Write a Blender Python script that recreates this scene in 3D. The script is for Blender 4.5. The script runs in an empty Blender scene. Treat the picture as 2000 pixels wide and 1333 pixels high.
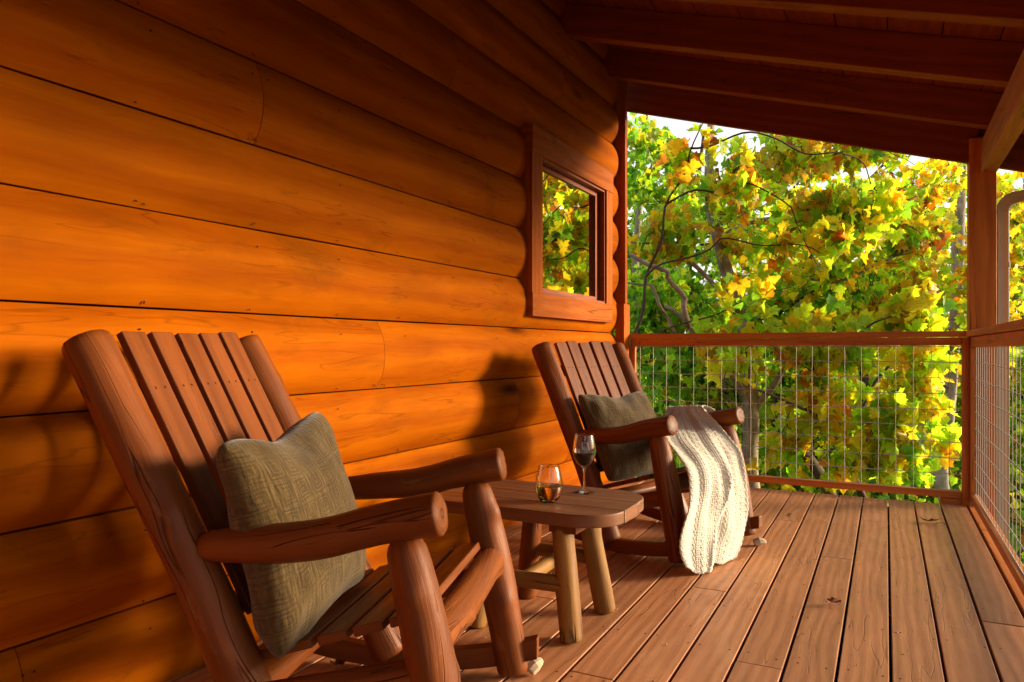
import bpy, math, random
import numpy as np
from mathutils import Vector, Matrix, Euler, noise as mnoise
R = math.radians
random.seed(7); rng = np.random.default_rng(11)
scene = bpy.context.scene
col = scene.collection

# ------------------------------------------------------------------ camera, world, sun, exposure
EYE = 0.98
YAW = math.atan(730 / 1420)
cam_d = bpy.data.cameras.new("camera"); cam = bpy.data.objects.new("camera", cam_d); col.objects.link(cam)
cam.location = (0, 0, EYE); cam.rotation_euler = (R(90), 0, YAW)
cam_d.lens = 1420 / 2000 * 36; cam_d.sensor_width = 36
cam_d.shift_y = (681 - 666.5) / 2000
cam_d.clip_start = 0.05; cam_d.clip_end = 2000
scene.camera = cam

SUN_AZ, SUN_EL = R(33), R(12)          # azimuth from +X towards +Y
world = bpy.data.worlds.new("World"); scene.world = world; world.use_nodes = True
wn = world.node_tree; wn.nodes.clear()
sky = wn.nodes.new("ShaderNodeTexSky"); sky.sky_type = 'NISHITA'; sky.sun_disc = False
sky.sun_elevation = SUN_EL; sky.sun_rotation = R(90) - SUN_AZ
sky.air_density = 1.0; sky.dust_density = 4.0; sky.ozone_density = 1.0
bgn = wn.nodes.new("ShaderNodeBackground"); bgn.inputs[1].default_value = 0.15
won = wn.nodes.new("ShaderNodeOutputWorld")
hz = wn.nodes.new("ShaderNodeMix"); hz.data_type = 'RGBA'; hz.inputs[0].default_value = .5   # thin bright cloud over the clear sky
hz.inputs[7].default_value = (5.6, 5.45, 5.2, 1)
wn.links.new(sky.outputs[0], hz.inputs[6]); wn.links.new(hz.outputs[2], bgn.inputs[0]); wn.links.new(bgn.outputs[0], won.inputs[0])
sun_d = bpy.data.lights.new("sun", 'SUN'); sun = bpy.data.objects.new("sun", sun_d); col.objects.link(sun)
sun_d.energy = 4.8; sun_d.angle = R(15); sun_d.color = (1.0, 0.80, 0.55)
sdir = Vector((math.cos(SUN_AZ) * math.cos(SUN_EL), math.sin(SUN_AZ) * math.cos(SUN_EL), math.sin(SUN_EL)))
sun.location = sdir * 30
sun.rotation_euler = sdir.to_track_quat('Z', 'Y').to_euler()
vs = scene.view_settings
vs.view_transform = 'Standard'; vs.look = 'None'; vs.gamma = 1.0; vs.use_curve_mapping = False
vs.exposure = 1.0
scene.cycles.max_bounces = 7; scene.cycles.transparent_max_bounces = 12
scene.cycles.caustics_reflective = False; scene.cycles.caustics_refractive = False

# ------------------------------------------------------------------ helpers
def tag(o, label=None, cat=None, group=None, kind=None):
    if label: o["label"] = label
    if cat: o["category"] = cat
    if group: o["group"] = group
    if kind: o["kind"] = kind
    return o

def empty(name, loc=(0, 0, 0), rot=(0, 0, 0), parent=None):
    o = bpy.data.objects.new(name, None); col.objects.link(o)
    o.location = loc; o.rotation_euler = rot; o.empty_display_size = 0.1
    if parent: o.parent = parent
    return o

def nz(p, s=1.0, seed=0.0):
    return mnoise.noise(Vector((p[0] * s + seed, p[1] * s + seed * 1.7, p[2] * s - seed)))

class MB:
    """collects vertices, faces and uvs of ONE mesh"""
    def __init__(self): self.v = []; self.f = []; self.uv = []; self.m = []
    def face(self, idx, uvs, mat=0): self.f.append(tuple(idx)); self.uv.append(uvs); self.m.append(mat)
    def box(self, c, size, axes=None, mat=0, off=None):
        """box of full size along axes; u runs along the longest side"""
        c = Vector(c); ax = [Vector(a).normalized() for a in (axes or ((1, 0, 0), (0, 1, 0), (0, 0, 1)))]
        h = [s / 2 for s in size]; L = max(range(3), key=lambda i: size[i]); o = off or (random.uniform(0, 50), random.uniform(0, 50))
        b = len(self.v); sg = [(x, y, z) for x in (-1, 1) for y in (-1, 1) for z in (-1, 1)]
        for s in sg: self.v.append(c + ax[0] * (s[0] * h[0]) + ax[1] * (s[1] * h[1]) + ax[2] * (s[2] * h[2]))
        flip = ax[0].cross(ax[1]).dot(ax[2]) < 0
        for (q, n) in (((0, 1, 3, 2), 0), ((4, 6, 7, 5), 0), ((0, 4, 5, 1), 1), ((2, 3, 7, 6), 1), ((0, 2, 6, 4), 2), ((1, 5, 7, 3), 2)):
            if flip: q = q[::-1]
            oth = [i for i in range(3) if i != n]
            ua = L if L != n else oth[0]; va = [i for i in oth if i != ua][0]
            k = 1.0 if L != n else 0.15
            self.face([b + i for i in q], [(sg[i][ua] * h[ua] * k + o[0], sg[i][va] * h[va] + o[1] + n * 3.3) for i in q], mat)
        return self
    def bar(self, a, b, w, t, up=(0, 0, 1), mat=0):
        a = Vector(a); b = Vector(b); d = (b - a); L = d.length; d.normalize()
        u = Vector(up); s = d.cross(u).normalized(); u = s.cross(d).normalized()
        return self.box((a + b) / 2, (L, w, t), (d, s, u), mat)
    def tube(self, pts, rad, seg=16, rough=0.0, seed=0.0, ends=(0, 0), cap=True, mat=0, step=None, squash=1.0, knobs=0):
        pts = [Vector(p) for p in pts]; n = len(pts)
        rad = list(rad) if hasattr(rad, '__len__') else [rad] * n
        if step:                                            # resample evenly
            d = [0]
            for i in range(1, n): d.append(d[-1] + (pts[i] - pts[i - 1]).length)
            m = max(2, int(d[-1] / step)); P = []; Q = []; j = 0
            for k in range(m + 1):
                s = d[-1] * k / m
                while j < n - 2 and s > d[j + 1]: j += 1
                t = (s - d[j]) / max(1e-9, d[j + 1] - d[j]); t2 = t
                p0 = pts[max(j - 1, 0)]; p1 = pts[j]; p2 = pts[j + 1]; p3 = pts[min(j + 2, n - 1)]
                P.append(0.5 * ((2 * p1) + (p2 - p0) * t + (2 * p0 - 5 * p1 + 4 * p2 - p3) * t * t + (3 * p1 - p0 - 3 * p2 + p3) * t ** 3))
                Q.append(rad[j] * (1 - t2) + rad[j + 1] * t2)
            pts, rad, n = P, Q, m + 1
        d = [0]
        for i in range(1, n): d.append(d[-1] + (pts[i] - pts[i - 1]).length)
        L = d[-1]
        if ends[0] or ends[1]:                              # rounded ends: extra rings
            P, Q = [], []
            def at(s):
                s = min(max(s, 0), L); j = 0
                while j < n - 2 and s > d[j + 1]: j += 1
                t = (s - d[j]) / max(1e-9, d[j + 1] - d[j]); return pts[j].lerp(pts[j + 1], t), rad[j] * (1 - t) + rad[j + 1] * t
            S = []
            e0, e1 = ends
            if e0: S += [(e0 * (1 - math.cos(a)), 0.18 + 0.82 * math.sin(a)) for a in (0, .3, .6, .9, 1.2)]
            S += [(x, 1) for x in d if e0 < x < L - e1]
            if e1: S += [(L - e1 * (1 - math.cos(a)), 0.18 + 0.82 * math.sin(a)) for a in (1.2, .9, .6, .3, 0)]
            if not e0: S = [(0, 1)] + S
            if not e1: S = S + [(L, 1)]
            for s, k in S:
                p, r = at(s); P.append(p); Q.append(r * k)
            pts, rad, n = P, Q, len(P)
            d = [0]
            for i in range(1, n): d.append(d[-1] + (pts[i] - pts[i - 1]).length)
        kn = [(random.uniform(.1, .9) * L, random.uniform(0, 6.28), random.uniform(.08, .2)) for _ in range(knobs)]
        b0 = len(self.v); o = (random.uniform(0, 50), random.uniform(0, 50))
        t0 = (pts[1] - pts[0]).normalized()
        ref = Vector((0, 0, 1)) if abs(t0.z) < .9 else Vector((1, 0, 0))
        N = t0.cross(ref).normalized()
        rm = sum(rad) / len(rad)
        for i in range(n):
            t = (pts[min(i + 1, n - 1)] - pts[max(i - 1, 0)]).normalized()
            N = (N - t * N.dot(t)).normalized(); B = t.cross(N)
            for k in range(seg):
                a = 2 * math.pi * k / seg
                r = rad[i]
                dv = N * math.cos(a) + B * (math.sin(a) * squash)
                if rough:
                    q = (math.cos(a) * .8, math.sin(a) * .8, d[i] * 3.2)
                    fa = nz((math.cos(a) * 2.1, math.sin(a) * 2.1, d[i] * 1.6), 1.0, seed + 20)
                    r *= 1 + rough * (fa * .75 + nz(q, 1.0, seed) * 1.2 + nz(q, 2.7, seed + 5) * .5 + nz(q, 6.5, seed + 9) * .16)
                    for (ks, ka, kh) in kn:
                        da = (a - ka + math.pi) % (2 * math.pi) - math.pi
                        r += rm * kh * math.exp(-((d[i] - ks) / .022) ** 2 - (da / .45) ** 2)
                self.v.append(pts[i] + dv * r)
        for i in range(n - 1):
            for k in range(seg):
                k2 = (k + 1) % seg
                A = b0 + i * seg
                u0, u1 = d[i] + o[0], d[i + 1] + o[0]; v0, v1 = k / seg * 2 * math.pi * rm + o[1], (k + 1) / seg * 2 * math.pi * rm + o[1]
                self.face((A + k, A + k2, A + seg + k2, A + seg + k), [(u0, v0), (u0, v1), (u1, v1), (u1, v0)], mat)
        if cap:
            for (e, s) in ((0, -1), (n - 1, 1)):
                A = b0 + e * seg
                if rad[e] > .03:                        # flat sawn end: small chamfer and hewn dents
                    tt = (pts[min(e + 1, n - 1)] - pts[max(e - 1, 0)]).normalized() * s; cc_ = pts[e]; B2 = len(self.v)
                    for ring, (kk, off) in enumerate(((.9, .006), (.55, .0075))):
                        for k in range(seg):
                            pv = cc_ + (self.v[A + k] - cc_) * kk + tt * (off + .003 * nz((k * .7, ring, seed), 1.0)); self.v.append(pv)
                    for ring in range(2):
                        P0 = A if ring == 0 else B2; P1 = B2 + ring * seg
                        for k in range(seg):
                            k2 = (k + 1) % seg; q = (P0 + k, P0 + k2, P1 + k2, P1 + k)
                            self.face(q if s > 0 else q[::-1], [(o[0], o[1] + ring * .03), (o[0] + .004, o[1] + ring * .03), (o[0] + .004, o[1] + .03 + ring * .03), (o[0], o[1] + .03 + ring * .03)], mat)
                    A = B2 + seg
                c = sum((self.v[A + k] for k in range(seg)), Vector()) / seg
                ci = len(self.v); self.v.append(c)
                for k in range(seg):
                    k2 = (k + 1) % seg; q = (A + k, A + k2, ci) if s > 0 else (A + k2, A + k, ci)
                    self.face(q, [(o[0] + math.cos(k) * .002, o[1] + .1), (o[0], o[1] + .1), (o[0], o[1] + .1 + rm)], mat)
        return self
    def lathe(self, prof, seg=48, c=(0, 0, 0), mat=0):
        b = len(self.v); n = len(prof)
        for (r, z) in prof:
            for k in range(seg):
                a = 2 * math.pi * k / seg; self.v.append(Vector((c[0] + r * math.cos(a), c[1] + r * math.sin(a), c[2] + z)))
        for i in range(n - 1):
            for k in range(seg):
                k2 = (k + 1) % seg; self.face((b + i * seg + k, b + i * seg + k2, b + (i + 1) * seg + k2, b + (i + 1) * seg + k), [(0, 0)] * 4, mat)
        return self
    def build(self, name, mats, parent=None, smooth=False, bevel=0, origin=None, auto=None):
        me = bpy.data.meshes.new(name)
        vv = self.v
        if origin is not None: o0 = Vector(origin); vv = [v - o0 for v in vv]
        me.from_pydata([tuple(v) for v in vv], [], self.f)
        uvl = me.uv_layers.new(name="UVMap")
        uvl.data.foreach_set("uv", np.array([c for u in self.uv for p in u for c in p], dtype=np.float32))
        if not isinstance(mats, (list, tuple)): mats = [mats]
        for m in mats: me.materials.append(m)
        if len(mats) > 1: me.polygons.foreach_set("material_index", self.m)
        if smooth or auto: me.polygons.foreach_set("use_smooth", [True] * len(self.f))
        me.update()
        if auto: me.set_sharp_from_angle(angle=R(auto))
        o = bpy.data.objects.new(name, me); col.objects.link(o)
        if parent: o.parent = parent
        elif origin is not None: o.location = origin
        if bevel:
            md = o.modifiers.new("bevel", 'BEVEL'); md.width = bevel; md.segments = 2; md.limit_method = 'ANGLE'; md.angle_limit = R(40)
        return o

def pix(u, v, z):
    """world point seen at photo pixel u,v at view depth z (used to lay out real geometry)"""
    xc = (u - 1000) / 1420 * z
    return Vector((-math.sin(YAW) * z + math.cos(YAW) * xc, math.cos(YAW) * z + math.sin(YAW) * xc, EYE + (681 - v) * z / 1420))

# ------------------------------------------------------------------ materials
class NT:
    def __init__(self, name):
        self.mat = bpy.data.materials.new(name); self.mat.use_nodes = True
        self.t = self.mat.node_tree; self.t.nodes.clear()
        self.out = self.t.nodes.new("ShaderNodeOutputMaterial")
    def n(self, typ, **kw):
        x = self.t.nodes.new(typ)
        for k, v in kw.items():
            if k.startswith("i_"):
                key = k[2:]; key = int(key) if key.isdigit() else key.replace("_", " ")
                if hasattr(v, "is_output"): self.t.links.new(v, x.inputs[key])
                else: x.inputs[key].default_value = v
            else: setattr(x, k, v)
        return x
    def math(self, op, a, b=0.0, c=None, clamp=False):
        x = self.t.nodes.new("ShaderNodeMath"); x.operation = op; x.use_clamp = clamp
        for i, v in enumerate((a, b, c)):
            if v is None: continue
            if hasattr(v, "is_output"): self.t.links.new(v, x.inputs[i])
            else: x.inputs[i].default_value = v
        return x.outputs[0]
    def mix(self, f, a, b, blend='MIX'):
        x = self.t.nodes.new("ShaderNodeMix"); x.data_type = 'RGBA'; x.blend_type = blend
        for i, v in ((0, f), (6, a), (7, b)):
            if hasattr(v, "is_output"): self.t.links.new(v, x.inputs[i])
            else: x.inputs[i].default_value = v if i == 0 else (*v[:3], 1)
        return x.outputs[2]
    def ramp(self, f, stops, interp='LINEAR'):
        x = self.t.nodes.new("ShaderNodeValToRGB"); x.color_ramp.interpolation = interp
        e = x.color_ramp.elements
        while len(e) < len(stops): e.new(.5)
        for i, (p, c) in enumerate(stops): e[i].position = p; e[i].color = (*c, 1) if len(c) == 3 else c
        self.t.links.new(f, x.inputs[0]); return x.outputs[0]
    def mapr(self, f, a, b, c=0.0, d=1.0):
        x = self.t.nodes.new("ShaderNodeMapRange"); self.t.links.new(f, x.inputs[0])
        for i, v in enumerate((a, b, c, d)): x.inputs[i + 1].default_value = v
        return x.outputs[0]
    def uvs(self, su, sv, dist=None, d_amt=0):
        tc = self.n("ShaderNodeUVMap"); mp = self.n("ShaderNodeMapping", i_Vector=tc.outputs[0]); mp.inputs['Scale'].default_value = (su, sv, 1)
        return mp.outputs[0]
    def noise(self, vec, scale=1.0, detail=4, rough=.55, dist=0.0):
        x = self.n("ShaderNodeTexNoise", i_Vector=vec, i_Scale=scale, i_Detail=detail, i_Roughness=rough, i_Distortion=dist); return x.outputs[0]
    def finish(self, color, rough=.5, bump=None, bstr=.3, bdist=.002, spec=.5, **kw):
        p = self.n("ShaderNodeBsdfPrincipled")
        for k, v in (("Base Color", color), ("Roughness", rough), ("Specular IOR Level", spec)):
            if hasattr(v, "is_output"): self.t.links.new(v, p.inputs[k])
            else: p.inputs[k].default_value = (*v[:3], 1) if k == "Base Color" else v
        for k, v in kw.items(): p.inputs[k.replace("_", " ")].default_value = v
        if bump is not None:
            b = self.n("ShaderNodeBump", i_Strength=bstr, i_Distance=bdist, i_Height=bump); self.t.links.new(b.outputs[0], p.inputs["Normal"])
        self.t.links.new(p.outputs[0], self.out.inputs[0]); return self.mat

def wood(name, dark, light, grain=1.0, gscale=70, rough=(.35, .6), bstr=.35, knots=1.0, crack=1.0, blotch=.35, worn=None, ring=14, kscale=(1.6, 5.5), stain=None, spec=.4, vary=.07, wavy=.16, krad=.11):
    """stained timber; u runs along the grain (metres), v across"""
    w = NT(name)
    base = w.uvs(1, 1)
    # knots warp the grain round them
    kv = w.uvs(*kscale)
    vor = w.n("ShaderNodeTexVoronoi", i_Vector=kv, i_Scale=1.0, i_Randomness=1.0); kd = vor.outputs["Distance"]
    kc = w.n("ShaderNodeSeparateColor", i_0=vor.outputs["Color"]).outputs[0]
    kon = w.math('GREATER_THAN', kc, 1 - .42 * knots)
    warp = w.math('MULTIPLY', w.mapr(kd, .0, .45, 1.0, 0.0), kon)
    low = w.noise(w.uvs(.9, 5), 1.0, 3, .5)
    sep = w.n("ShaderNodeSeparateXYZ", i_0=base)
    v = w.math('ADD', sep.outputs[1], w.math('ADD', w.math('MULTIPLY', low, wavy), w.math('MULTIPLY', warp, .035)))
    rings = w.math('SINE', w.math('MULTIPLY', v, ring * 2 * math.pi))
    comb = w.n("ShaderNodeCombineXYZ", i_0=w.math('MULTIPLY', sep.outputs[0], 2.2), i_1=w.math('MULTIPLY', v, gscale * 1.0), i_2=0.0)
    fib = w.noise(comb.outputs[0], 1.0, 6, .62)
    comb2 = w.n("ShaderNodeCombineXYZ", i_0=w.math('MULTIPLY', sep.outputs[0], 9.0), i_1=w.math('MULTIPLY', v, gscale * 4.5), i_2=3.0)
    fib2 = w.noise(comb2.outputs[0], 1.0, 3, .6)
    g = w.math('ADD', w.math('MULTIPLY', rings, .16), w.math('ADD', w.math('MULTIPLY', fib, .75), w.math('MULTIPLY', fib2, .3)))
    t = w.mapr(g, .28, .85, 0, 1)
    t = w.math('ADD', w.math('MULTIPLY', t, grain), (1 - grain) * .5)
    big = w.noise(w.uvs(1.3, 3.5), 1.3, 4, .6)
    c = w.mix(t, dark, light)
    c = w.mix(w.mapr(big, .35, .7, blotch, 0), c, tuple(x * .42 for x in dark))
    if stain is not None:
        sn = w.noise(w.uvs(2.0, 4.5), 1.0, 6, .68, .6)
        c = w.mix(w.mapr(sn, .56, .74, 0, stain[1]), c, stain[0])
    hcol = w.mapr(kd, .03, krad, 1, 0)
    c = w.mix(w.math('MULTIPLY', w.math('MULTIPLY', hcol, kon), .85), c, tuple(x * .16 for x in dark))
    cr = w.noise(w.n("ShaderNodeCombineXYZ", i_0=w.math('MULTIPLY', sep.outputs[0], 1.3), i_1=w.math('MULTIPLY', v, gscale * .42), i_2=7.0).outputs[0], 1.0, 2, .5)
    gate = w.mapr(w.noise(w.uvs(.8, 2.3), 2.0, 2, .5), .5, .56, 0, 1)
    crk = w.math('MULTIPLY', w.math('MULTIPLY', w.mapr(w.math('ABSOLUTE', w.math('SUBTRACT', cr, .5)), .0, .014, 1, 0), gate), crack)
    c = w.mix(w.math('MULTIPLY', crk, .85), c, tuple(x * .1 for x in dark))
    if worn is not None:
        wn_ = w.noise(w.uvs(3.0, 9), 1.5, 7, .7)
        c = w.mix(w.mapr(wn_, .60, .70, 0, worn[1]), c, worn[0])
    oi = w.n("ShaderNodeObjectInfo").outputs['Random']
    c = w.mix(1.0, c, w.mix(oi, (1 - vary, 1 - vary, 1 - vary), (1 + vary, 1 + vary * .9, 1 + vary * .8)), 'MULTIPLY')
    h = w.math('SUBTRACT', w.math('ADD', w.math('MULTIPLY', fib, .8), w.math('MULTIPLY', fib2, .35)), w.math('ADD', w.math('MULTIPLY', crk, 1.6), w.math('MULTIPLY', hcol, w.math('MULTIPLY', kon, .5))))
    ro = w.mapr(w.noise(w.uvs(3, 20), 1.5, 4, .6), .3, .7, rough[0], rough[1])
    return w.finish(c, ro, h, bstr, .0025, spec)

M = {}
M['wall'] = wood("stained_log_siding", (.25, .043, .0007), (.50, .138, .0011), grain=.55, gscale=36, rough=(.6, .8), bstr=.3, knots=.9, crack=.35, blotch=.34, ring=7, kscale=(1.1, 4.0), stain=((.17, .048, .002), .62), spec=.02, krad=.17, vary=.10)
M['trim'] = wood("rough_sawn_trim", (.28, .060, .004), (.48, .12, .006), grain=.8, gscale=60, rough=(.55, .8), bstr=.7, knots=.6, crack=.7, blotch=.3, spec=.08)
M['rafter'] = wood("dark_stained_rafter", (.19, .036, .005), (.34, .072, .009), grain=.6, gscale=45, rough=(.5, .75), bstr=.4, knots=.6, crack=.7, blotch=.35, spec=.25)
M['ceiling'] = wood("ceiling_board", (.17, .032, .005), (.29, .062, .008), grain=.7, gscale=50, rough=(.5, .75), bstr=.4, knots=.9, crack=.5, blotch=.3, spec=.25)
M['beam'] = wood("beam_timber", (.46, .18, .06), (.68, .32, .12), grain=.8, gscale=55, rough=(.5, .75), bstr=.6, knots=.6, crack=.8, blotch=.35, stain=((.32, .19, .09), .5), spec=.25)
M['post'] = wood("rough_cedar_post", (.50, .15, .028), (.74, .26, .05), grain=.9, gscale=75, rough=(.6, .85), bstr=1.0, knots=.5, crack=1.0, blotch=.25, spec=.2)
M['rail'] = wood("railing_timber", (.42, .12, .018), (.66, .21, .034), grain=.9, gscale=70, rough=(.5, .7), bstr=.5, knots=.6, crack=.8, blotch=.3, spec=.3)
M['deck'] = wood("deck_board", (.33, .125, .050), (.66, .305, .140), grain=.66, gscale=42, rough=(.34, .6), bstr=.45, knots=.9, crack=.35, blotch=.3, ring=26, kscale=(1.3, 6), stain=((.60, .33, .17), .5), spec=.4, vary=.16, wavy=.07)
M['chair'] = wood("brown_painted_log", (.135, .033, .006), (.27, .074, .012), grain=.8, gscale=62, rough=(.36, .6), bstr=1.0, knots=.8, crack=.85, blotch=.38, ring=16, kscale=(3.0, 9), worn=((.40, .17, .06), .45), krad=.14, spec=.22)
M['slat'] = wood("brown_painted_slat", (.13, .031, .006), (.24, .066, .011), grain=.7, gscale=60, rough=(.38, .58), bstr=.5, knots=.4, crack=.5, blotch=.25, worn=((.34, .14, .05), .2), spec=.22)
M['table'] = wood("table_top_wood", (.14, .05, .02), (.26, .10, .038), grain=.9, gscale=50, rough=(.32, .5), bstr=.45, knots=.5, crack=.5, blotch=.3, worn=((.3, .17, .08), .3), spec=.45)
M['bare'] = wood("weathered_bare_log", (.19, .080, .014), (.38, .19, .040), grain=.95, gscale=40, rough=(.5, .75), bstr=1.0, knots=.6, crack=1.0, blotch=.45, kscale=(3.4, 9), stain=((.16, .075, .025), .7), spec=.3)

def simple(name, c, rough=.5, metal=0.0, spec=.5, **kw):
    w = NT(name); return w.finish(c, rough, spec=spec, Metallic=metal, **kw)
M['nail'] = simple("nail_head", (.03, .012, .006), .8, spec=.05)
M['dark_gap'] = simple("joint_shadow_gap", (.02, .008, .004), .9)  # near-black colour carries the shade seen in gaps between boards
M['wire'] = simple("galvanised_wire", (.44, .41, .36), .5, .0)
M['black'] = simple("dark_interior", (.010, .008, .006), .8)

w = NT("window_glass")
gl = w.n("ShaderNodeBsdfGlossy", i_Color=(.85, .82, .72, 1), i_Roughness=.015); df = w.n("ShaderNodeBsdfDiffuse", i_Color=(.012, .010, .008, 1))
bm_ = w.n("ShaderNodeBump", i_Strength=.02, i_Distance=.01, i_Height=w.noise(w.n("ShaderNodeTexCoord").outputs['Object'], 3, 2)); w.t.links.new(bm_.outputs[0], gl.inputs['Normal'])
fr = w.n("ShaderNodeFresnel", i_IOR=1.5)
mx = w.n("ShaderNodeMixShader", i_0=w.math('MULTIPLY', fr.outputs[0], 7.0, clamp=True), i_1=df.outputs[0], i_2=gl.outputs[0]); w.t.links.new(mx.outputs[0], w.out.inputs[0])
M['window'] = w.mat

def glassy(name, c, ior, rough=0.0):
    w = NT(name); g = w.n("ShaderNodeBsdfGlass", i_Color=(*c, 1), i_IOR=ior, i_Roughness=rough); w.t.links.new(g.outputs[0], w.out.inputs[0]); return w
M['glass'] = glassy("clear_wine_glass", (1, 1, 1), 1.45).mat
M['white_wine'] = glassy("white_wine", (.99, .90, .50), 1.34).mat
w = NT("red_wine"); M['red_wine'] = w.finish((.035, .002, .004), .03, spec=.6)

w = NT("downspout_paint")
M['spout'] = w.finish(w.mix(w.noise(w.n("ShaderNodeTexCoord").outputs['Object'], 9, 4), (.26, .25, .20), (.38, .36, .29)), .42, spec=.5)

# cushion: concentric meander squares in ribbed chenille
w = NT("olive_chenille")
uv = w.n("ShaderNodeUVMap").outputs[0]
wob = w.n("ShaderNodeTexNoise", i_Vector=uv, i_Scale=9.0, i_Detail=2.0)
mv = w.n("ShaderNodeMix", data_type='RGBA', i_0=.05); w.t.links.new(uv, mv.inputs[6]); w.t.links.new(wob.outputs[1], mv.inputs[7])
sp = w.n("ShaderNodeSeparateXYZ", i_0=mv.outputs[2])
N_ = 8.0
cx = w.math('ABSOLUTE', w.math('SUBTRACT', w.math('FRACT', w.math('MULTIPLY', sp.outputs[0], N_)), .5))
cy = w.math('ABSOLUTE', w.math('SUBTRACT', w.math('FRACT', w.math('MULTIPLY', sp.outputs[1], N_)), .5))
ch = w.math('MAXIMUM', cx, cy)
rg = w.math('SINE', w.math('MULTIPLY', ch, 2 * math.pi * 7))
rib = w.math('MULTIPLY', w.math('SUBTRACT', w.noise(w.uvs(70, 9), 1.0, 3, .6), .5), 4.0)
fz = w.noise(w.uvs(1, 1), 150, 3, .7)
bigc = w.noise(w.uvs(1, 1), 4, 4, .6)
t = w.mapr(w.math('ADD', w.math('ADD', w.math('MULTIPLY', w.math('MULTIPLY', rg, w.mapr(w.noise(w.uvs(1, 1), 7, 2), .35, .6, .25, 1)), .24), w.math('MULTIPLY', rib, .46)), w.math('ADD', fz, w.math('MULTIPLY', bigc, .9))), .2, 1.9, 0, 1)
cc = w.ramp(t, [(0, (.022, .012, .003)), (.5, (.085, .051, .015)), (1, (.225, .145, .05))])
M['cushion'] = w.finish(cc, .9, t, .7, .003, spec=.15, Sheen_Weight=.25, Sheen_Roughness=.5)

# knitted throw
w = NT("cream_cable_knit")
sp = w.n("ShaderNodeSeparateXYZ", i_0=w.n("ShaderNodeUVMap").outputs[0])
st = w.math('ADD', w.math('MULTIPLY', sp.outputs[1], 2 * math.pi * 150), w.math('MULTIPLY', w.math('ABSOLUTE', w.math('SINE', w.math('MULTIPLY', sp.outputs[0], 2 * math.pi * 60))), 3.0))
s1 = w.math('MULTIPLY', w.math('SINE', st), w.math('ABSOLUTE', w.math('SINE', w.math('MULTIPLY', sp.outputs[0], 2 * math.pi * 60))))
fz = w.noise(w.uvs(60, 90), 3, 4, .7)
M['knit'] = w.finish(w.mix(w.math('ADD', w.math('MULTIPLY', s1, .3), fz), (.74, .67, .54), (.94, .89, .78)), .92, w.math('ADD', s1, fz), .8, .003, spec=.1, Sheen_Weight=.3)

# leaves: colour lives in each leaf's own attribute, plus brown decay patches
def leaf_mat(name, trans=.6):
    w = NT(name)
    at = w.n("ShaderNodeAttribute", attribute_name="leafcol")
    oc = w.n("ShaderNodeTexCoord").outputs['Object']
    n1 = w.noise(oc, 14, 4, .65)
    c = w.mix(w.mapr(n1, .60, .70, 0, .8), at.outputs[0], (.22, .075, .018))
    c = w.mix(w.mapr(w.noise(oc, 30, 2), .35, .65, 0, .35), c, w.mix(1.0, c, (.55, .75, .35), 'MULTIPLY'))
    d = w.n("ShaderNodeBsdfPrincipled", i_Base_Color=c, i_Roughness=.45); d.inputs["Specular IOR Level"].default_value = .35
    tr = w.n("ShaderNodeBsdfTranslucent", i_Color=w.mix(1.0, c, (1.5, 1.6, .9), 'MULTIPLY'))
    mx = w.n("ShaderNodeMixShader", i_0=trans, i_1=d.outputs[0], i_2=tr.outputs[0]); w.t.links.new(mx.outputs[0], w.out.inputs[0])
    return w.mat
M['leaf'] = leaf_mat("autumn_leaf")
def bark(name, a, b):
    w = NT(name); oc = w.n("ShaderNodeTexCoord").outputs['Object']
    n1 = w.noise(oc, 6, 6, .7); n2 = w.noise(w.uvs(3, 14), 1.6, 5, .65)
    c = w.mix(w.mapr(w.math('ADD', w.math('MULTIPLY', n1, .5), w.math('MULTIPLY', n2, .5)), .38, .62), a, b)
    c = w.mix(w.mapr(w.noise(oc, 3.1, 5, .6), .58, .68, 0, .6), c, (.10, .13, .05))
    return w.finish(c, .85, n2, .8, .01, spec=.15)
M['bark_pale'] = bark("pale_grey_bark", (.15, .11, .08), (.42, .35, .28))
M['bark_dark'] = bark("dark_bark", (.045, .03, .02), (.15, .11, .08))
w = NT("forest_floor"); oc = w.n("ShaderNodeTexCoord").outputs['Object']
c = w.mix(w.mapr(w.noise(oc, 2.5, 8, .7), .4, .6), (.05, .035, .015), (.11, .10, .03)); c = w.mix(w.mapr(w.noise(oc, 17, 5, .7), .55, .65, 0, .7), c, (.22, .11, .03))
M['soil'] = w.finish(c, .95, w.noise(oc, 20, 6, .7), .8, .05, spec=.1)
M['concrete'] = simple("pale_split_wood", (.50, .38, .26), .8)

# ------------------------------------------------------------------ setting: ground and deck
mb = MB()                                               # ground: falls away under the porch, rises behind the trees
gx = np.concatenate([np.linspace(-400, -30, 8), np.linspace(-26, 34, 50), np.linspace(40, 500, 8)])
gy = np.concatenate([np.linspace(-300, -12, 7), np.linspace(-9, 40, 50), np.linspace(46, 600, 9)])
def gh(x, y):
    d = max(0, y - 9); h = -1.9 + .16 * min(d, 22) + .25 * mnoise.noise(Vector((x * .25, y * .25, 0))) * min(1, max(0, y - 3) / 3)
    return h - .05 * max(0, min(x - 1, 20))
for y in gy:
    for x in gx: mb.v.append(Vector((x, y, gh(x, y))))
nx = len(gx)
for j in range(len(gy) - 1):
    for i in range(nx - 1): mb.face((j * nx + i, j * nx + i + 1, (j + 1) * nx + i + 1, (j + 1) * nx + i), [(0, 0)] * 4)
tag(mb.build("ground", M['soil'], smooth=True), kind="structure")

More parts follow.
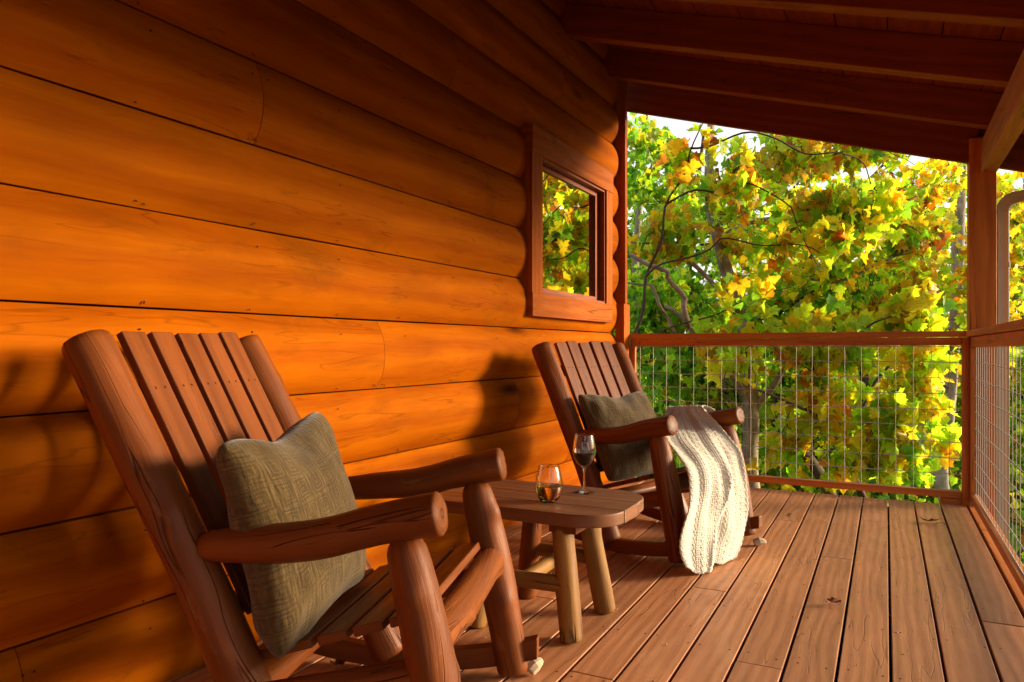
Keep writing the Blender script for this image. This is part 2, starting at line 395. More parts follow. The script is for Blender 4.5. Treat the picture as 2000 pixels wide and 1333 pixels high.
PITCH = .1452; X0 = .0133; DECK_END = 5.325
deck = empty("deck", (0, 0, 0)); tag(deck, "brown stained plank floor of the porch running towards the trees", "deck", kind="structure")
joints = {2: [3.1], 1: [], 0: [1.1], -1: [4.62], -2: [3.72], -3: [2.35], -4: [1.6, 4.4], -5: [3.0], -6: [2.05, 4.7], -7: [], -8: [3.4], -9: [2.6], -10: [1.7, 4.1], -11: [3.2], -12: [2.5], -13: [3.9], -14: [2.0]}
for k in range(-14, 3):
    x0 = X0 + PITCH * k + .0045; x1 = X0 + PITCH * (k + 1) - .0045
    cuts = [-8.5, -4.0] + joints.get(k, []) + [DECK_END + random.uniform(-.004, .004)]  # unseen run behind the viewer, part of the length added against rear light
    for a, b in zip(cuts[:-1], cuts[1:]):
        m = MB(); zt = random.uniform(-.0015, .0015)
        # cupped board: top split across so it can be slightly worn
        m.box(((x0 + x1) / 2, (a + b) / 2, -.018 + zt), (x1 - x0, b - a - .003, .036))
        # nail heads in pairs at each joist
        yj = max(.81, math.ceil(a / .405) * .405)
        while yj < b:
            if yj > .6:
                for q in (.022, .118):
                    r = .0036; c = Vector((x0 + q + random.uniform(-.008, .008), yj + random.uniform(-.012, .012), zt + .0006))
                    if x0 < c.x < x1 and a + .01 < c.y < b - .01:
                        bi = len(m.v)
                        for s in range(7): m.v.append(c + Vector((math.cos(s * .9) * r, math.sin(s * .9) * r, 0)))
                        m.face(range(bi, bi + 7), [(0, 0)] * 7, 1)
            yj += .405
        m.build("deck_board", [M['deck'], M['nail']], deck, bevel=.0028)
m = MB()
for yy in np.arange(-8.2, 5.3, .81): m.box((-.75, yy, -.13), (2.4, .038, .18))
m.box((-.75, 5.30, -.13), (2.5, .036, .17)); m.box((.475, -1.6, -.14), (.036, 13.6, .19))
m.build("joist", M['rail'], deck)
MB().box((-.75, -1.6, -.235), (2.5, 13.8, .02)).build("gap_shade_sheet", M['dark_gap'], deck)  # added near-black sheet that blocks the view and keeps board gaps dark

# ------------------------------------------------------------------ log wall (slightly turned against the deck boards)
PHI = math.atan(764 / 1420); A = PHI - YAW
WD = Vector((math.sin(A), math.cos(A), 0)); WN = Vector((math.cos(A), -math.sin(A), 0)); D0 = 1.933
def wall_pt(t, z, out=0.0):                              # out = metres proud of the seams
    p = WN * -(D0 - out) + WD * t; return Vector((p.x, p.y, z))
wall = empty("log_wall", wall_pt(1.5, 0)); tag(wall, "orange stained cabin wall of wide rounded log siding", "wall")
worg = wall.location.copy()
H0, HS, BUL, T0, T1 = .242 - .285, .285, .046, -9.0, 5.20  # wall carries on far behind the viewer, lengthened to cut light from there
WIN = (3.70, 4.93, 1.24, 2.17)                           # hole for the window
vj = {0: [1.0, 3.3], 1: [2.1, 4.3], 2: [3.6], 3: [2.4], 4: [.62], 5: [5.05], 6: [1.75], 7: [.3], 8: [2.95], 9: [1.4, 4.2], 10: [2.2]}
prof = []
for i in range(15):
    q = i / 14; prof.append((q, BUL * (1 - abs(2 * q - 1) ** 2.3) * (1.0 if q > .5 else 1.0)))
ncourse = 12
for k in range(ncourse):
    z0 = H0 + HS * k; cuts = [T0] + sorted(vj.get(k - 0, [])) + [T1]
    for a, b in zip(cuts[:-1], cuts[1:]):
        m = MB(); o = (random.uniform(0, 60), random.uniform(0, 60))
        a2, b2 = a + .0012, b - .0012
        ts = sorted(set(list(np.arange(math.ceil(a2 / .11) * .11, min(b2, -.5), .9)) + list(np.arange(max(math.ceil(a2 / .11) * .11, -.5), b2, .11)) + [a2, b2] + [x for x in (WIN[0], WIN[1]) if a2 < x < b2]))
        n = len(prof) + 2
        for t in ts:
            row = [(z0 + .003, -.03)] + [(z0 + .003 + (HS - .006) * q, d) for q, d in prof] + [(z0 + HS - .003, -.03)]
            for j, (z, d) in enumerate(row):
                wv = 0 if j in (0, n - 1) else .0022 * nz((t * .9, z * 2, k), 1.5, 3)
                m.v.append(wall_pt(t, z + .0018 * nz((t, k * 3.3, 0), 1.1), d + wv))
        for i in range(len(ts) - 1):
            for j in range(n - 1):
                tm = (ts[i] + ts[i + 1]) / 2; zm = (m.v[i * n + j].z + m.v[i * n + j + 1].z) / 2
                if WIN[0] < tm < WIN[1] and WIN[2] < zm < WIN[3]: continue
                v0 = j * .022 + o[1]
                m.face((i * n + j, (i + 1) * n + j, (i + 1) * n + j + 1, i * n + j + 1), [(ts[i] + o[0], v0), (ts[i + 1] + o[0], v0), (ts[i + 1] + o[0], v0 + .022), (ts[i] + o[0], v0 + .022)])
        for e in (0, len(ts) - 1):                       # end grain
            idx = [e * n + j for j in range(n)]
            m.face(idx if e == 0 else idx[::-1], [(o[0], m.v[i].z * .1 + o[1]) for i in idx])
        # nails: pairs near the lower edge at each stud and at the joints
        tn = [x * .405 + .11 for x in range(-2, 13)] + [a + .02, b - .02]
        for t in tn:
            for dq in (.045, .78 if random.random() < .5 else .06):
                if not (a2 < t < b2): continue
                q = dq; d = BUL * (1 - abs(2 * q - 1) ** 2.3) + .0028; z = z0 + HS * q
                tt = t + random.uniform(-.02, .02)
                if WIN[0] - .1 < tt < WIN[1] + .1 and WIN[2] < z < WIN[3]: continue
                r = .0034; nn = (WN * 1 + Vector((0, 0, (q - .5) * -.6))).normalized(); up = nn.cross(WD)
                bi = len(m.v)
                for s in range(6): m.v.append(wall_pt(tt, z, d + .0004) + WD * (math.cos(s * 1.047) * r) + up * (math.sin(s * 1.047) * -r))
                m.face(range(bi, bi + 6), [(0, 0)] * 6, 1)
        ob = m.build("siding_log", [M['wall'], M['nail']], wall, auto=50, origin=worg)
m = MB(); m.box(wall_pt(1.2, 1.55, -.06), (.05, 7.7, 3.7), (WN, WD, (0, 0, 1))); 
for t, z, s in ((WIN[0] - .0, 0, 0),): pass
m2 = MB()                                               # sheathing behind, four pieces round the window hole
m2.box(wall_pt((T0 + WIN[0]) / 2, 1.5, -.055), (.04, WIN[0] - T0, 3.4), (WN, WD, (0, 0, 1)))
m2.box(wall_pt((T1 + WIN[1]) / 2, 1.5, -.055), (.04, T1 - WIN[1], 3.4), (WN, WD, (0, 0, 1)))
m2.box(wall_pt((WIN[0] + WIN[1]) / 2, WIN[2] / 2 - .1, -.055), (.04, WIN[1] - WIN[0], WIN[2] + .2), (WN, WD, (0, 0, 1)))
m2.box(wall_pt((WIN[0] + WIN[1]) / 2, (3.2 + WIN[3]) / 2, -.055), (.04, WIN[1] - WIN[0], 3.2 - WIN[3]), (WN, WD, (0, 0, 1)))
m2.build("sheathing", M['dark_gap'], wall, origin=worg)

# window with casing, sash and reflecting pane
win = empty("window", wall_pt(4.3, 1.165)); tag(win, "square cabin window in rough wood casing reflecting yellow trees", "window"); wo = win.location.copy()
AX = (WD, WN, Vector((0, 0, 1)))
OUT = .078                                              # casing face, proud of the seams
def wbox(name, t0, t1, z0, z1, o0, o1, mat, par, bevel=.002):
    return MB().box(wall_pt((t0 + t1) / 2, (z0 + z1) / 2, (o0 + o1) / 2), (t1 - t0, o1 - o0, z1 - z0), AX).build(name, mat, par, bevel=bevel, origin=wo)
# positions measured for a face at D0-.078
wbox("casing", 3.69, 4.995, 2.103, 2.258, -.02, OUT + .004, M['trim'], win)
wbox("casing", 3.69, 4.975, 1.165, 1.298, -.02, OUT + .004, M['trim'], win)
wbox("casing", 3.69, 3.83, 1.298, 2.103, -.02, OUT, M['trim'], win)
wbox("casing", 4.87, 4.99, 1.298, 2.103, -.02, OUT, M['trim'], win)
fr_ = MB()
for (t0, t1, z0, z1) in ((3.83, 3.845, 1.298, 2.103), (4.855, 4.87, 1.298, 2.103), (3.845, 4.855, 1.298, 1.313), (3.845, 4.855, 2.088, 2.103)):
    fr_.box(wall_pt((t0 + t1) / 2, (z0 + z1) / 2, -.01), (t1 - t0, .15, z1 - z0), AX)
fr_.build("jamb", M['rafter'], win, origin=wo)
sf = MB()
for (t0, t1, z0, z1) in ((3.845, 3.885, 1.313, 2.088), (4.80, 4.855, 1.313, 2.088), (3.885, 4.80, 1.313, 1.345), (3.885, 4.80, 2.055, 2.088)):
    sf.box(wall_pt((t0 + t1) / 2, (z0 + z1) / 2, .005), (t1 - t0, .03, z1 - z0), AX)
sash = sf.build("sash", M['rafter'], win, origin=wo, bevel=.002)
pn = MB().box(wall_pt(4.34, 1.70, .006), (.925, .006, .72), AX).build("pane", M['window'], sash, origin=(0, 0, 0)); 
for v in pn.data.vertices: v.co -= wo
MB().box(wall_pt(4.34, 1.70, -.095), (1.05, .01, .84), AX).build("dark_room_panel", M['black'], win, origin=wo)  # thin near-black panel, its colour stands in for the unlit room

# corner board at the end of the wall
t_ = tag(MB().box((-1.825, 5.285, 2.20), (.160, .05, 1.77)).build("corner_board", M['trim'], bevel=.003), "tall rough board closing the wall corner above the rail stub", "board")
# ------------------------------------------------------------------ roof
def rb(x): return 2.28 + .296 * (.53 - x)                # underside of the rafters
SL = Vector((1, 0, -.296)).normalized(); UPN = Vector((.296, 0, 1)).normalized()
roof = empty("porch_roof", (-1.9, 5.4, 3.0)); ro = roof.location.copy(); tag(roof, "sloping porch roof of dark stained rafters and plank ceiling", "roof")
def rafter(y_far, w=.088, xa=-1.93, xb=1.42, dh=.20, lift=0, name="rafter"):
    m = MB(); h = dh * UPN.z
    a = Vector((xa, y_far - w / 2, rb(xa) + lift)) + UPN * (h / 2); b = Vector((xb, y_far - w / 2, rb(xb) + lift)) + UPN * (h / 2)
    m.bar(a, b, w, h, up=UPN); return m.build(name, M['rafter'], roof, bevel=.004, origin=ro)
for y in (5.56, 5.13, 4.35, 3.60, 2.85, 2.10, 1.35, .60, -.15, -.9, -1.65, -2.4, -3.15, -3.9, -4.65, -5.4, -6.15, -6.9, -7.65, -8.4): rafter(y)  # unseen rear rafters and roof length added so less light enters from behind
rafter(5.43, w=.038, xa=.614, xb=1.42, dh=.24, lift=-.150, name="header_board")
rafter(5.43, w=.038, xa=-1.93, xb=.463, dh=.24, lift=-.150, name="header_board")
# ceiling planks run along the porch
x = -1.95; top = .2 + .0
s = 0.0; k = 0
while x < 1.4:
    wd = .245; m = MB()
    c = Vector((x + wd / 2, -1.4, rb(x + wd / 2) + .2 + .012))
    m.box(c, (wd * math.hypot(1, .296) - .005, 14.4, .02), (SL, (0, 1, 0), UPN)); m.build("ceiling_board", M['ceiling'], roof, bevel=.002, origin=ro)
    x += wd
m = MB(); m.box(Vector((-.26, -1.4, rb(-.26) + .2 + .04)), (3.55, 14.6, .02), (SL, (0, 1, 0), UPN)); m.build("roofing", M['dark_gap'], roof, origin=ro)
m = MB(); m.box((.571, -1.55, 2.175), (.086, 13.9, .20)); beam = m.build("beam", M['beam'], bevel=.006)
tag(beam, "long weathered beam under the rafters resting against the corner post", "beam")
# posts
m = MB(); m.box((.5385, 5.445, .85), (.145, .145, 2.9))
p1 = m.build("porch_post", M['post'], bevel=.006); tag(p1, "rough cedar porch post at the corner of the two railings", "post")
m = MB(); m.box((.5385, -1.4, .85), (.145, .145, 2.9)); p2 = m.build("porch_post", M['post'], bevel=.006); tag(p2, "rough cedar porch post behind the viewer on the side railing", "post")
# railings
er = empty("end_railing", (-.66, 5.39, 0)); eo = er.location.copy(); tag(er, "end railing with wire grid between wooden rails before the trees", "railing")
def rbox(name, x0, x1, y0, y1, z0, z1, par, o, mat='rail', bevel=.003):
    return MB().box(((x0 + x1) / 2, (y0 + y1) / 2, (z0 + z1) / 2), (x1 - x0, y1 - y0, z1 - z0)).build(name, M[mat], par, bevel=bevel, origin=o)
rbox("cap_rail", -1.740, .464, 5.355, 5.445, 1.053, 1.090, er, eo)
rbox("top_rail", -1.701, .425, 5.365, 5.405, 1.000, 1.0505, er, eo)
rbox("bottom_rail", -1.701, .425, 5.365, 5.41, .033, .076, er, eo)
rbox("stub_post", -1.812, -1.742, 5.225, 5.36, -.2, 1.315, er, eo, 'trim')
rbox("nailer", -1.740, -1.702, 5.362, 5.40, -.1, 1.0505, er, eo)
rbox("nailer", .427, .465, 5.355, 5.40, -.04, 1.0505, er, eo)
rbox("foot_block", .31, .424, 5.365, 5.41, -.035, .030, er, eo)
def grid(par, o, axis, a0, a1, fixed, z0, z1, name="wire_grid", sp=.1016):
    m = MB(); r = .0019
    def P(a, z, off=0): return Vector((a, fixed + off, z)) if axis == 'x' else Vector((fixed + off, a, z))
    n = int((a1 - a0) / sp)
    for i in range(n + 1):
        a = a0 + .03 + i * sp
        if a > a1: break
        pts = [P(a + .0015 * math.sin(j * 1.7 + i), z0 + (z1 - z0) * j / 9, r * 2) for j in range(10)]
        m.tube(pts, r, 5, cap=False)
    z = z0 + .02; i = 0
    while z < z1:
        pts = [P(a0 + (a1 - a0) * j / 22, z + .0016 * math.sin(j * 2.1 + i * 1.3)) for j in range(23)]
        m.tube(pts, r * 1.35, 5, cap=False); z += sp; i += 1
    return m.build(name, M['wire'], par, smooth=True, origin=o)
grid(er, eo, 'x', -1.70, .43, 5.387, .06, 1.02)
sr = empty("side_railing", (.49, 2.0, 0)); so = sr.location.copy(); tag(sr, "side railing with wire grid along the right edge of the deck", "railing")
rbox("cap_rail", .448, .548, -8.4, 5.368, 1.053, 1.090, sr, so)
rbox("top_rail", .470, .510, -8.4, 5.35, .99, 1.0505, sr, so)
rbox("bottom_rail", .468, .512, -8.4, 5.35, .033, .076, sr, so)
rbox("kick_board", .458, .500, -8.4, 5.35, -.06, .0, sr, so)
rbox("nailer", .468, .508, 5.312, 5.35, .077, .989, sr, so)
rbox("nailer", .468, .508, -.6, -.56, .077, .989, sr, so)
grid(sr, so, 'y', -2.4, 5.33, .489, .06, 1.02)

# downspout: fluted pipe with an elbow outside the post
ds = empty("downspout", (.66, 5.62, -1.5)); do = ds.location.copy(); tag(ds, "beige fluted metal downspout with elbow outside the corner post", "downspout")
def fluted(path, w, d, name):
    m = MB(); pr = []
    K = 96
    for i in range(K):
        a = 2 * math.pi * i / K; ca, sa = math.cos(a), math.sin(a)
        e = .28; x_ = math.copysign(abs(ca) ** e, ca) * w / 2; y_ = math.copysign(abs(sa) ** e, sa) * d / 2
        g = 1 - .20 * (0.5 + .5 * math.cos(x_ / w * 2 * math.pi * 4)) ** 2 if abs(sa) > .35 else 1 - .05 * (0.5 + .5 * math.cos(y_ / d * 2 * math.pi * 3))
        pr.append((x_ * g, y_ * g))
    for (p, tx) in path:                                   # tx = tilt of the section, rotation about Y
        for x_, y_ in pr:
            m.v.append(Vector(p) + Vector((math.cos(tx) * x_, y_, -math.sin(tx) * x_)))
    for i in range(len(path) - 1):
        for k in range(K):
            k2 = (k + 1) % K; m.face((i * K + k, i * K + k2, (i + 1) * K + k2, (i + 1) * K + k), [(0, 0)] * 4)
    return m.build(name, M['spout'], ds, auto=40, origin=do)
DX, DY = .668, 5.60
fluted([((DX, DY, -1.5), 0), ((DX, DY, 1.86), 0)], .072, .055, "pipe")
el = []
for i in range(13):
    a = R(82) * i / 12; rr = .085
    wob = .0035 * (i % 2)
    el.append(((DX + rr - rr * math.cos(a), DY, 1.862 + rr * math.sin(a) + 0), a))
fluted(el, .077, .060, "elbow")
e_ = Vector(el[-1][0]); fluted([(e_, R(82)), (e_ + Vector((.55, 0, .09)), R(82))], .072, .055, "pipe")
fluted([((DX, DY, 1.50), 0), ((DX, DY, 1.53), 0)], .082, .064, "strap")

# ------------------------------------------------------------------ rocking chairs
def line(a, b, n=5, sag=(0, 0, 0)):
    a = Vector(a); b = Vector(b); s = Vector(sag)
    return [a.lerp(b, i / (n - 1)) + s * math.sin(math.pi * i / (n - 1)) for i in range(n)]
LEAN = [0.0]
def bx(h, ln=[0.0]): return -.36 - (.48 + LEAN[0]) * h                          # back line: s at height h
def make_chair(seed, lean=0.0):
    random.seed(seed); LEAN[0] = lean
    c = empty("rocking_chair")
    W = .33
    for sgn in (-1, 1):
        m = MB().tube(line((bx(.03), sgn * W, .03), (bx(1.0), sgn * W, 1.0), 7, (.006, .0, .008)), [.054, .054, .053, .053, .055, .056, .056], 24, rough=.07, seed=seed + sgn * 3, ends=(.02, .016), step=.012, knobs=3)
        m.build("back_post", M['chair'], c, smooth=True)
        m = MB().tube(line((.0, sgn * W, .015), (-.12, sgn * W * .985, .585), 6, (.008, 0, 0)), [.047, .05, .052, .053, .05, .044], 24, rough=.08, seed=seed + sgn * 7 + 2, ends=(.01, .055), step=.012, knobs=3)
        m.build("leg", M['chair'], c, smooth=True)
        m = MB().tube([(-.625, sgn * (W - .005), .52), (-.56, sgn * W, .535), (-.45, sgn * (W + .004), .548), (-.3, sgn * (W + .006), .568), (-.17, sgn * W, .605), (-.04, sgn * W, .632)], [.014, .034, .041, .043, .045, .047], 24, rough=.09, seed=seed + sgn * 11 + 5, ends=(.02, .0), step=.012, knobs=2)
        m.build("armrest", M['chair'], c, smooth=True)
        m = MB().tube(line((-.045, sgn * W, .30), (bx(.2), sgn * W, .20), 5), .036, 16, rough=.08, seed=seed + 15 + sgn, step=.02)
        m.build("side_rung", M['chair'], c, smooth=True)
        m = MB(); pts = []
        n = 26; b0 = 0
        for i in range(n + 1):
            s_ = .075 - .88 * i / n; zc = (s_ + .36) ** 2 / 2.9
            for (dy, dz) in ((-.02, 0), (.02, 0), (.02, .062), (-.02, .062)): m.v.append(Vector((s_, sgn * W + dy, zc + dz + .001)))
        for i in range(n):
            for k in range(4):
                k2 = (k + 1) % 4; m.face((i * 4 + k, (i + 1) * 4 + k, (i + 1) * 4 + k2, i * 4 + k2), [(i * .034, k * .05), (i * .034 + .034, k * .05), (i * .034 + .034, k * .05 + .05), (i * .034, k * .05 + .05)])
        m.face((0, 1, 2, 3), [(0, 0), (.04, 0), (.04, .05), (0, .05)]); m.face([n * 4 + q for q in (3, 2, 1, 0)], [(0, 0), (.04, 0), (.04, .05), (0, .05)])
        m.build("rocker", M['slat'], c, bevel=.004)
    m = MB().tube(line((-.062, -W, .355), (-.062, W, .355), 6, (.004, 0, -.006)), .041, 20, rough=.09, seed=seed + 31, step=.015, knobs=3); m.build("front_rung", M['chair'], c, smooth=True)
    m = MB().tube(line((-.02, -W, .17), (-.02, W, .17), 6), .03, 18, rough=.09, seed=seed + 33, step=.02) ; 
    m2_ = MB().tube(line((bx(.22) + .0, -W, .22), (bx(.22) + .0, W, .22), 6), .036, 18, rough=.09, seed=seed + 35, step=.02); m2_.build("rear_rung", M['chair'], c, smooth=True)
    for h in (.37, .86):
        m = MB().tube(line((bx(h) - .012, -W, h), (bx(h) - .012, W, h), 6), .030, 18, rough=.1, seed=seed + 40 + h, step=.02); m.build("back_rail", M['chair'], c, smooth=True)
    # back slats screwed to the rails
    d = Vector((bx(1) - bx(0), 0, 1)).normalized(); nrm = Vector((d.z, 0, -d.x)); f = .03
    for i in range(5):
        y = (i - 2) * .1035; ha, hb = .335 + random.uniform(-.01, .01), 1.0 + random.uniform(-.006, .006)
        a = Vector((bx(ha), y, ha)) + nrm * f; b = Vector((bx(hb), y + random.uniform(-.004, .004), hb)) + nrm * f
        m = MB(); m.bar(a, b, .084, .021, up=nrm)
        sd = (b - a).normalized().cross(nrm).normalized()
        for hh in (.86, .37):
            for q in (-.017, .017):
                ctr = a.lerp(b, (hh - ha) / (hb - ha)) + nrm * .0109 + sd * q; bi = len(m.v)
                for s_ in range(7): m.v.append(ctr + d * (math.cos(s_ * .9) * .0036) - sd * (math.sin(s_ * .9) * -.0036))
                m.face(range(bi, bi + 7), [(0, 0)] * 7, 1)
        m.build("back_slat", [M['slat'], M['nail']], c, bevel=.004)
    for i in range(5):
        s_ = -.125 - .083 * i; z = .392 - .026 * i
        MB().box((s_, 0, z), (.072, .60, .022), ((1, 0, .31), (0, 1, 0), (-.31, 0, 1))).build("seat_slat", M['slat'], c, bevel=.004)
    return c
GC = "log rocking chairs on the porch"
ch1 = make_chair(3, .05)
ch2 = make_chair(12)
A1, A2 = R(16.7), R(-16.7)
RK = R(-.3)
ch1.location = (-.891, 1.609, .002); ch1.rotation_euler = (0, -RK, A1)
ch2.location = (-.733, 3.578, 0); ch2.rotation_euler = (0, 0, A2)
tag(ch1, "large brown log rocking chair nearest the viewer, no throw on it", "rocking chair", GC)
tag(ch2, "farther log rocking chair with a cream throw over its arm", "rocking chair", GC)

# pale splinters of wood at the feet
def chip(loc, rot, s, label):
    m = MB(); m.tube([(0, 0, 0), (s * .5, 0, s * .15), (s, 0, s * .1)], [s * .28, s * .3, s * .12], 7, rough=.35, seed=s * 50, step=s * .15, ends=(s * .1, s * .1))
    o = m.build("wood_chip", M['concrete']); o.location = loc; o.rotation_euler = rot; tag(o, label, "wood chip", "pale wood chips by the rocker ends"); return o

# ------------------------------------------------------------------ side table
tb = empty("side_table", (-1.12, 2.42, 0)); to = tb.location.copy(); tag(tb, "low rustic log side table with rounded plank top holding two glasses", "table")
def rrect(hx, hy, r, n=10):
    P = []
    for (cx_, cy_, a0) in ((hx - r, hy - r, 0), (-hx + r, hy - r, 90), (-hx + r, -hy + r, 180), (hx - r, -hy + r, 270)):
        for i in range(n + 1):
            a = R(a0 + 90 * i / n); P.append((cx_ + r * math.cos(a), cy_ + r * math.sin(a)))
    return P
TX, TY, TZ = -1.158, 2.447, .435
out = rrect(.378, .24, .15, 26)
def clip(P, y0, y1):
    def cut(P, f):
        Q = []
        for i in range(len(P)):
            a, b = P[i], P[(i + 1) % len(P)]; fa, fb = f(a), f(b)
            if fa >= 0: Q.append(a)
            if (fa >= 0) != (fb >= 0):
                t = fa / (fa - fb); Q.append((a[0] + (b[0] - a[0]) * t, a[1] + (b[1] - a[1]) * t))
        return Q
    return cut(cut(P, lambda p: p[1] - y0), lambda p: y1 - p[1])
for (y0, y1) in ((-.245, -.102), (-.0995, .045), (.0475, .245)):
    P = clip(out, y0, y1); m = MB(); n = len(P); o = (random.uniform(0, 9), random.uniform(0, 9))
    for z in (TZ - .043, TZ):
        for p in P: m.v.append(Vector((TX + p[0], TY + p[1], z)))
    m.face(range(n, 2 * n), [(P[i][0] + o[0], P[i][1] + o[1]) for i in range(n)]); m.face(range(n - 1, -1, -1), [(P[i][0] + o[0], P[i][1] + o[1]) for i in range(n - 1, -1, -1)])
    dd = 0
    for i in range(n):
        j = (i + 1) % n; L_ = math.dist(P[i], P[j]); m.face((i, j, n + j, n + i), [(dd, 3 + o[1]), (dd + L_, 3 + o[1]), (dd + L_, 3.05 + o[1]), (dd, 3.05 + o[1])]); dd += L_
    m.build("top_plank", M['table'], tb, bevel=.004, origin=to, auto=30)
for bx_ in (-1.30, -.97):
    m = MB(); m.box((bx_, TY, TZ - .066), (.10, .38, .026)); m.build("batten", M['slat'], tb, bevel=.003, origin=to)
for (fx, fy, mt, lab) in ((-.932, 2.25, 'bare', None), (-.928, 2.565, 'bare', None), (-1.262, 2.58, 'chair', None), (-1.29, 2.225, 'bare', None)):
    tx = fx + (-.055 if fx > -1.1 else .05); ty = fy + (.045 if fy < 2.4 else -.045)
    MB().tube(line((fx, fy, 0), (tx, ty, TZ - .055), 5), [.039, .04, .039, .037, .035], 22, rough=.06, seed=fx * 9 + fy, ends=(.008, .012), step=.015, knobs=2).build("leg", M[mt], tb, smooth=True, origin=to)
for (a, b) in (((-1.28, 2.237, .185), (-.94, 2.262, .185)), ((-1.255, 2.57, .20), (-.935, 2.555, .20)), ((-1.11, 2.25, .185), (-1.09, 2.56, .20))):
    MB().tube(line(a, b, 5), .027, 18, rough=.08, seed=a[0], step=.015).build("stretcher", M['bare'], tb, smooth=True, origin=to)

# glasses
def bez(pts, n=8):
    P = []
    for i in range(len(pts) - 1):
        p0 = pts[max(i - 1, 0)]; p1 = pts[i]; p2 = pts[i + 1]; p3 = pts[min(i + 2, len(pts) - 1)]
        for k in range(n):
            t = k / n; P.append(tuple(.5 * (2 * p1[q] + (p2[q] - p0[q]) * t + (2 * p0[q] - 5 * p1[q] + 4 * p2[q] - p3[q]) * t * t + (3 * p1[q] - p0[q] - 3 * p2[q] + p3[q]) * t ** 3) for q in (0, 1)))
    P.append(pts[-1]); return [(max(r, .0003), z) for r, z in P]
def liquid(inner, level, shrink=.0004):
    P = [(max(r - shrink, .0002), z + (shrink if i == 0 else 0)) for i, (r, z) in enumerate(inner) if z <= level]
    r_ = np.interp(level, [z for r, z in inner], [r for r, z in inner]) - shrink
    return [(.0002, P[0][1])] + P + [(r_, level), (.0002, level)]
wg = empty("wine_glass", (-1.012, 2.565, TZ)); tag(wg, "tall stemmed glass half filled with red wine on the table", "wine glass", "glasses on the side table")
outer = bez([(.0003, 0), (.025, .0005), (.0385, .0012), (.039, .0026), (.025, .0048), (.008, .0095), (.0042, .02), (.0036, .05), (.0042, .085), (.010, .098), (.028, .113), (.0415, .138), (.0445, .160), (.041, .190), (.0355, .222)], 6)
inner = bez([(.0003, .100), (.012, .1025), (.0265, .1145), (.0400, .138), (.0430, .160), (.0396, .190), (.0343, .222)], 6)
m = MB().lathe(outer + inner[::-1], 48); m.build("bowl", M['glass'], wg, smooth=True)
MB().lathe(liquid(inner, .155), 48).build("red_wine", M['red_wine'], wg, auto=40)
sg = empty("stemless_glass", (-1.066, 2.36, TZ)); tag(sg, "short stemless glass of golden white wine on the table", "wine glass", "glasses on the side table")
outer = bez([(.0003, 0), (.020, .0002), (.027, .002), (.040, .018), (.0485, .045), (.0475, .075), (.041, .108), (.0365, .128)], 7)
inner = bez([(.0003, .0060), (.020, .0070), (.030, .0115), (.0400, .024), (.0470, .047), (.0460, .075), (.0396, .108), (.0353, .128)], 7)
MB().lathe(outer + inner[::-1], 48).build("bowl", M['glass'], sg, smooth=True)
MB().lathe(liquid(inner, .058), 48).build("white_wine", M['white_wine'], sg, auto=40)

# ------------------------------------------------------------------ cushions
def pillow(name, size, thick, seed, label, chair, pos, tilt, spin, yawl=0.0, dent=.0, flop=.0):
    n = 56; m = MB(); h = size / 2
    def shell(sg_):
        base = len(m.v)
        for j in range(n + 1):
            for i in range(n + 1):
                u, v = 2 * i / n - 1, 2 * j / n - 1
                px, py = u * h, v * h
                # pinched edges: sides bow in between the corners
                px *= 1 - .085 * (1 - v * v) ** 1.0; py *= 1 - .085 * (1 - u * u) ** 1.0
                kc_ = (u * u * v * v) ** 3; px *= 1 - .07 * kc_; py *= 1 - .07 * kc_
                px += .006 * nz((u, v, seed), 1.6, seed); py += .006 * nz((v, u, seed), 1.7, seed + 4)
                e = max(0, (1 - u * u) * (1 - v * v)); t = thick * (e ** .42) * .5
                wr = nz((u, v, sg_), 1.7, seed) * .012 + nz((u * 1.0, v * .5, sg_), 4.6, seed + 2) * .006 * (abs(u) + abs(v))
                # radial puckers into the corners
                ang = math.atan2(abs(v) - 1.15, abs(u) - 1.15); cd = math.hypot(abs(u) - 1, abs(v) - 1)
                wr += .006 * math.sin(ang * 9 + seed) * math.exp(-(cd / .45) ** 2)
                t += wr * min(1, e * 8)
                t -= dent * math.exp(-(u / .28) ** 2) * max(0, v) ** 2 * e ** .3
                ex = flop * max(0, v) ** 2 * math.exp(-((u) / .5) ** 2)
                m.v.append(Vector((sg_ * t - ex * .4, px, py - ex)))
        for j in range(n):
            for i in range(n):
                q = (base + j * (n + 1) + i, base + j * (n + 1) + i + 1, base + (j + 1) * (n + 1) + i + 1, base + (j + 1) * (n + 1) + i)
                uvq = [(i / n, j / n), ((i + 1) / n, j / n), ((i + 1) / n, (j + 1) / n), (i / n, (j + 1) / n)]
                m.face(q if sg_ > 0 else q[::-1], uvq if sg_ > 0 else uvq[::-1])
    shell(1); shell(-1)
    o = m.build(name, M['cushion'], smooth=True)
    bm2 = o.modifiers.new("weld", 'WELD'); bm2.merge_threshold = .0006
    mat = chair.matrix_basis @ Matrix.Translation(pos) @ Matrix.Rotation(yawl, 4, 'Z') @ Matrix.Rotation(-tilt, 4, 'Y') @ Matrix.Rotation(spin, 4, 'X')
    o.matrix_world = mat
    return tag(o, label, "cushion", "olive cushions on the chairs")
pillow("cushion", .51, .19, 2.0, "big olive cushion with woven squares on the nearest chair", ch1, (-.455, -.123, .554), R(14), R(4.2), R(-.5), dent=.035, flop=.03)
pillow("cushion", .50, .17, 9.0, "smaller olive cushion leaning in the chair under the throw", ch2, (-.445, -.095, .54), R(30), R(.7), R(-11), dent=.02, flop=.02)

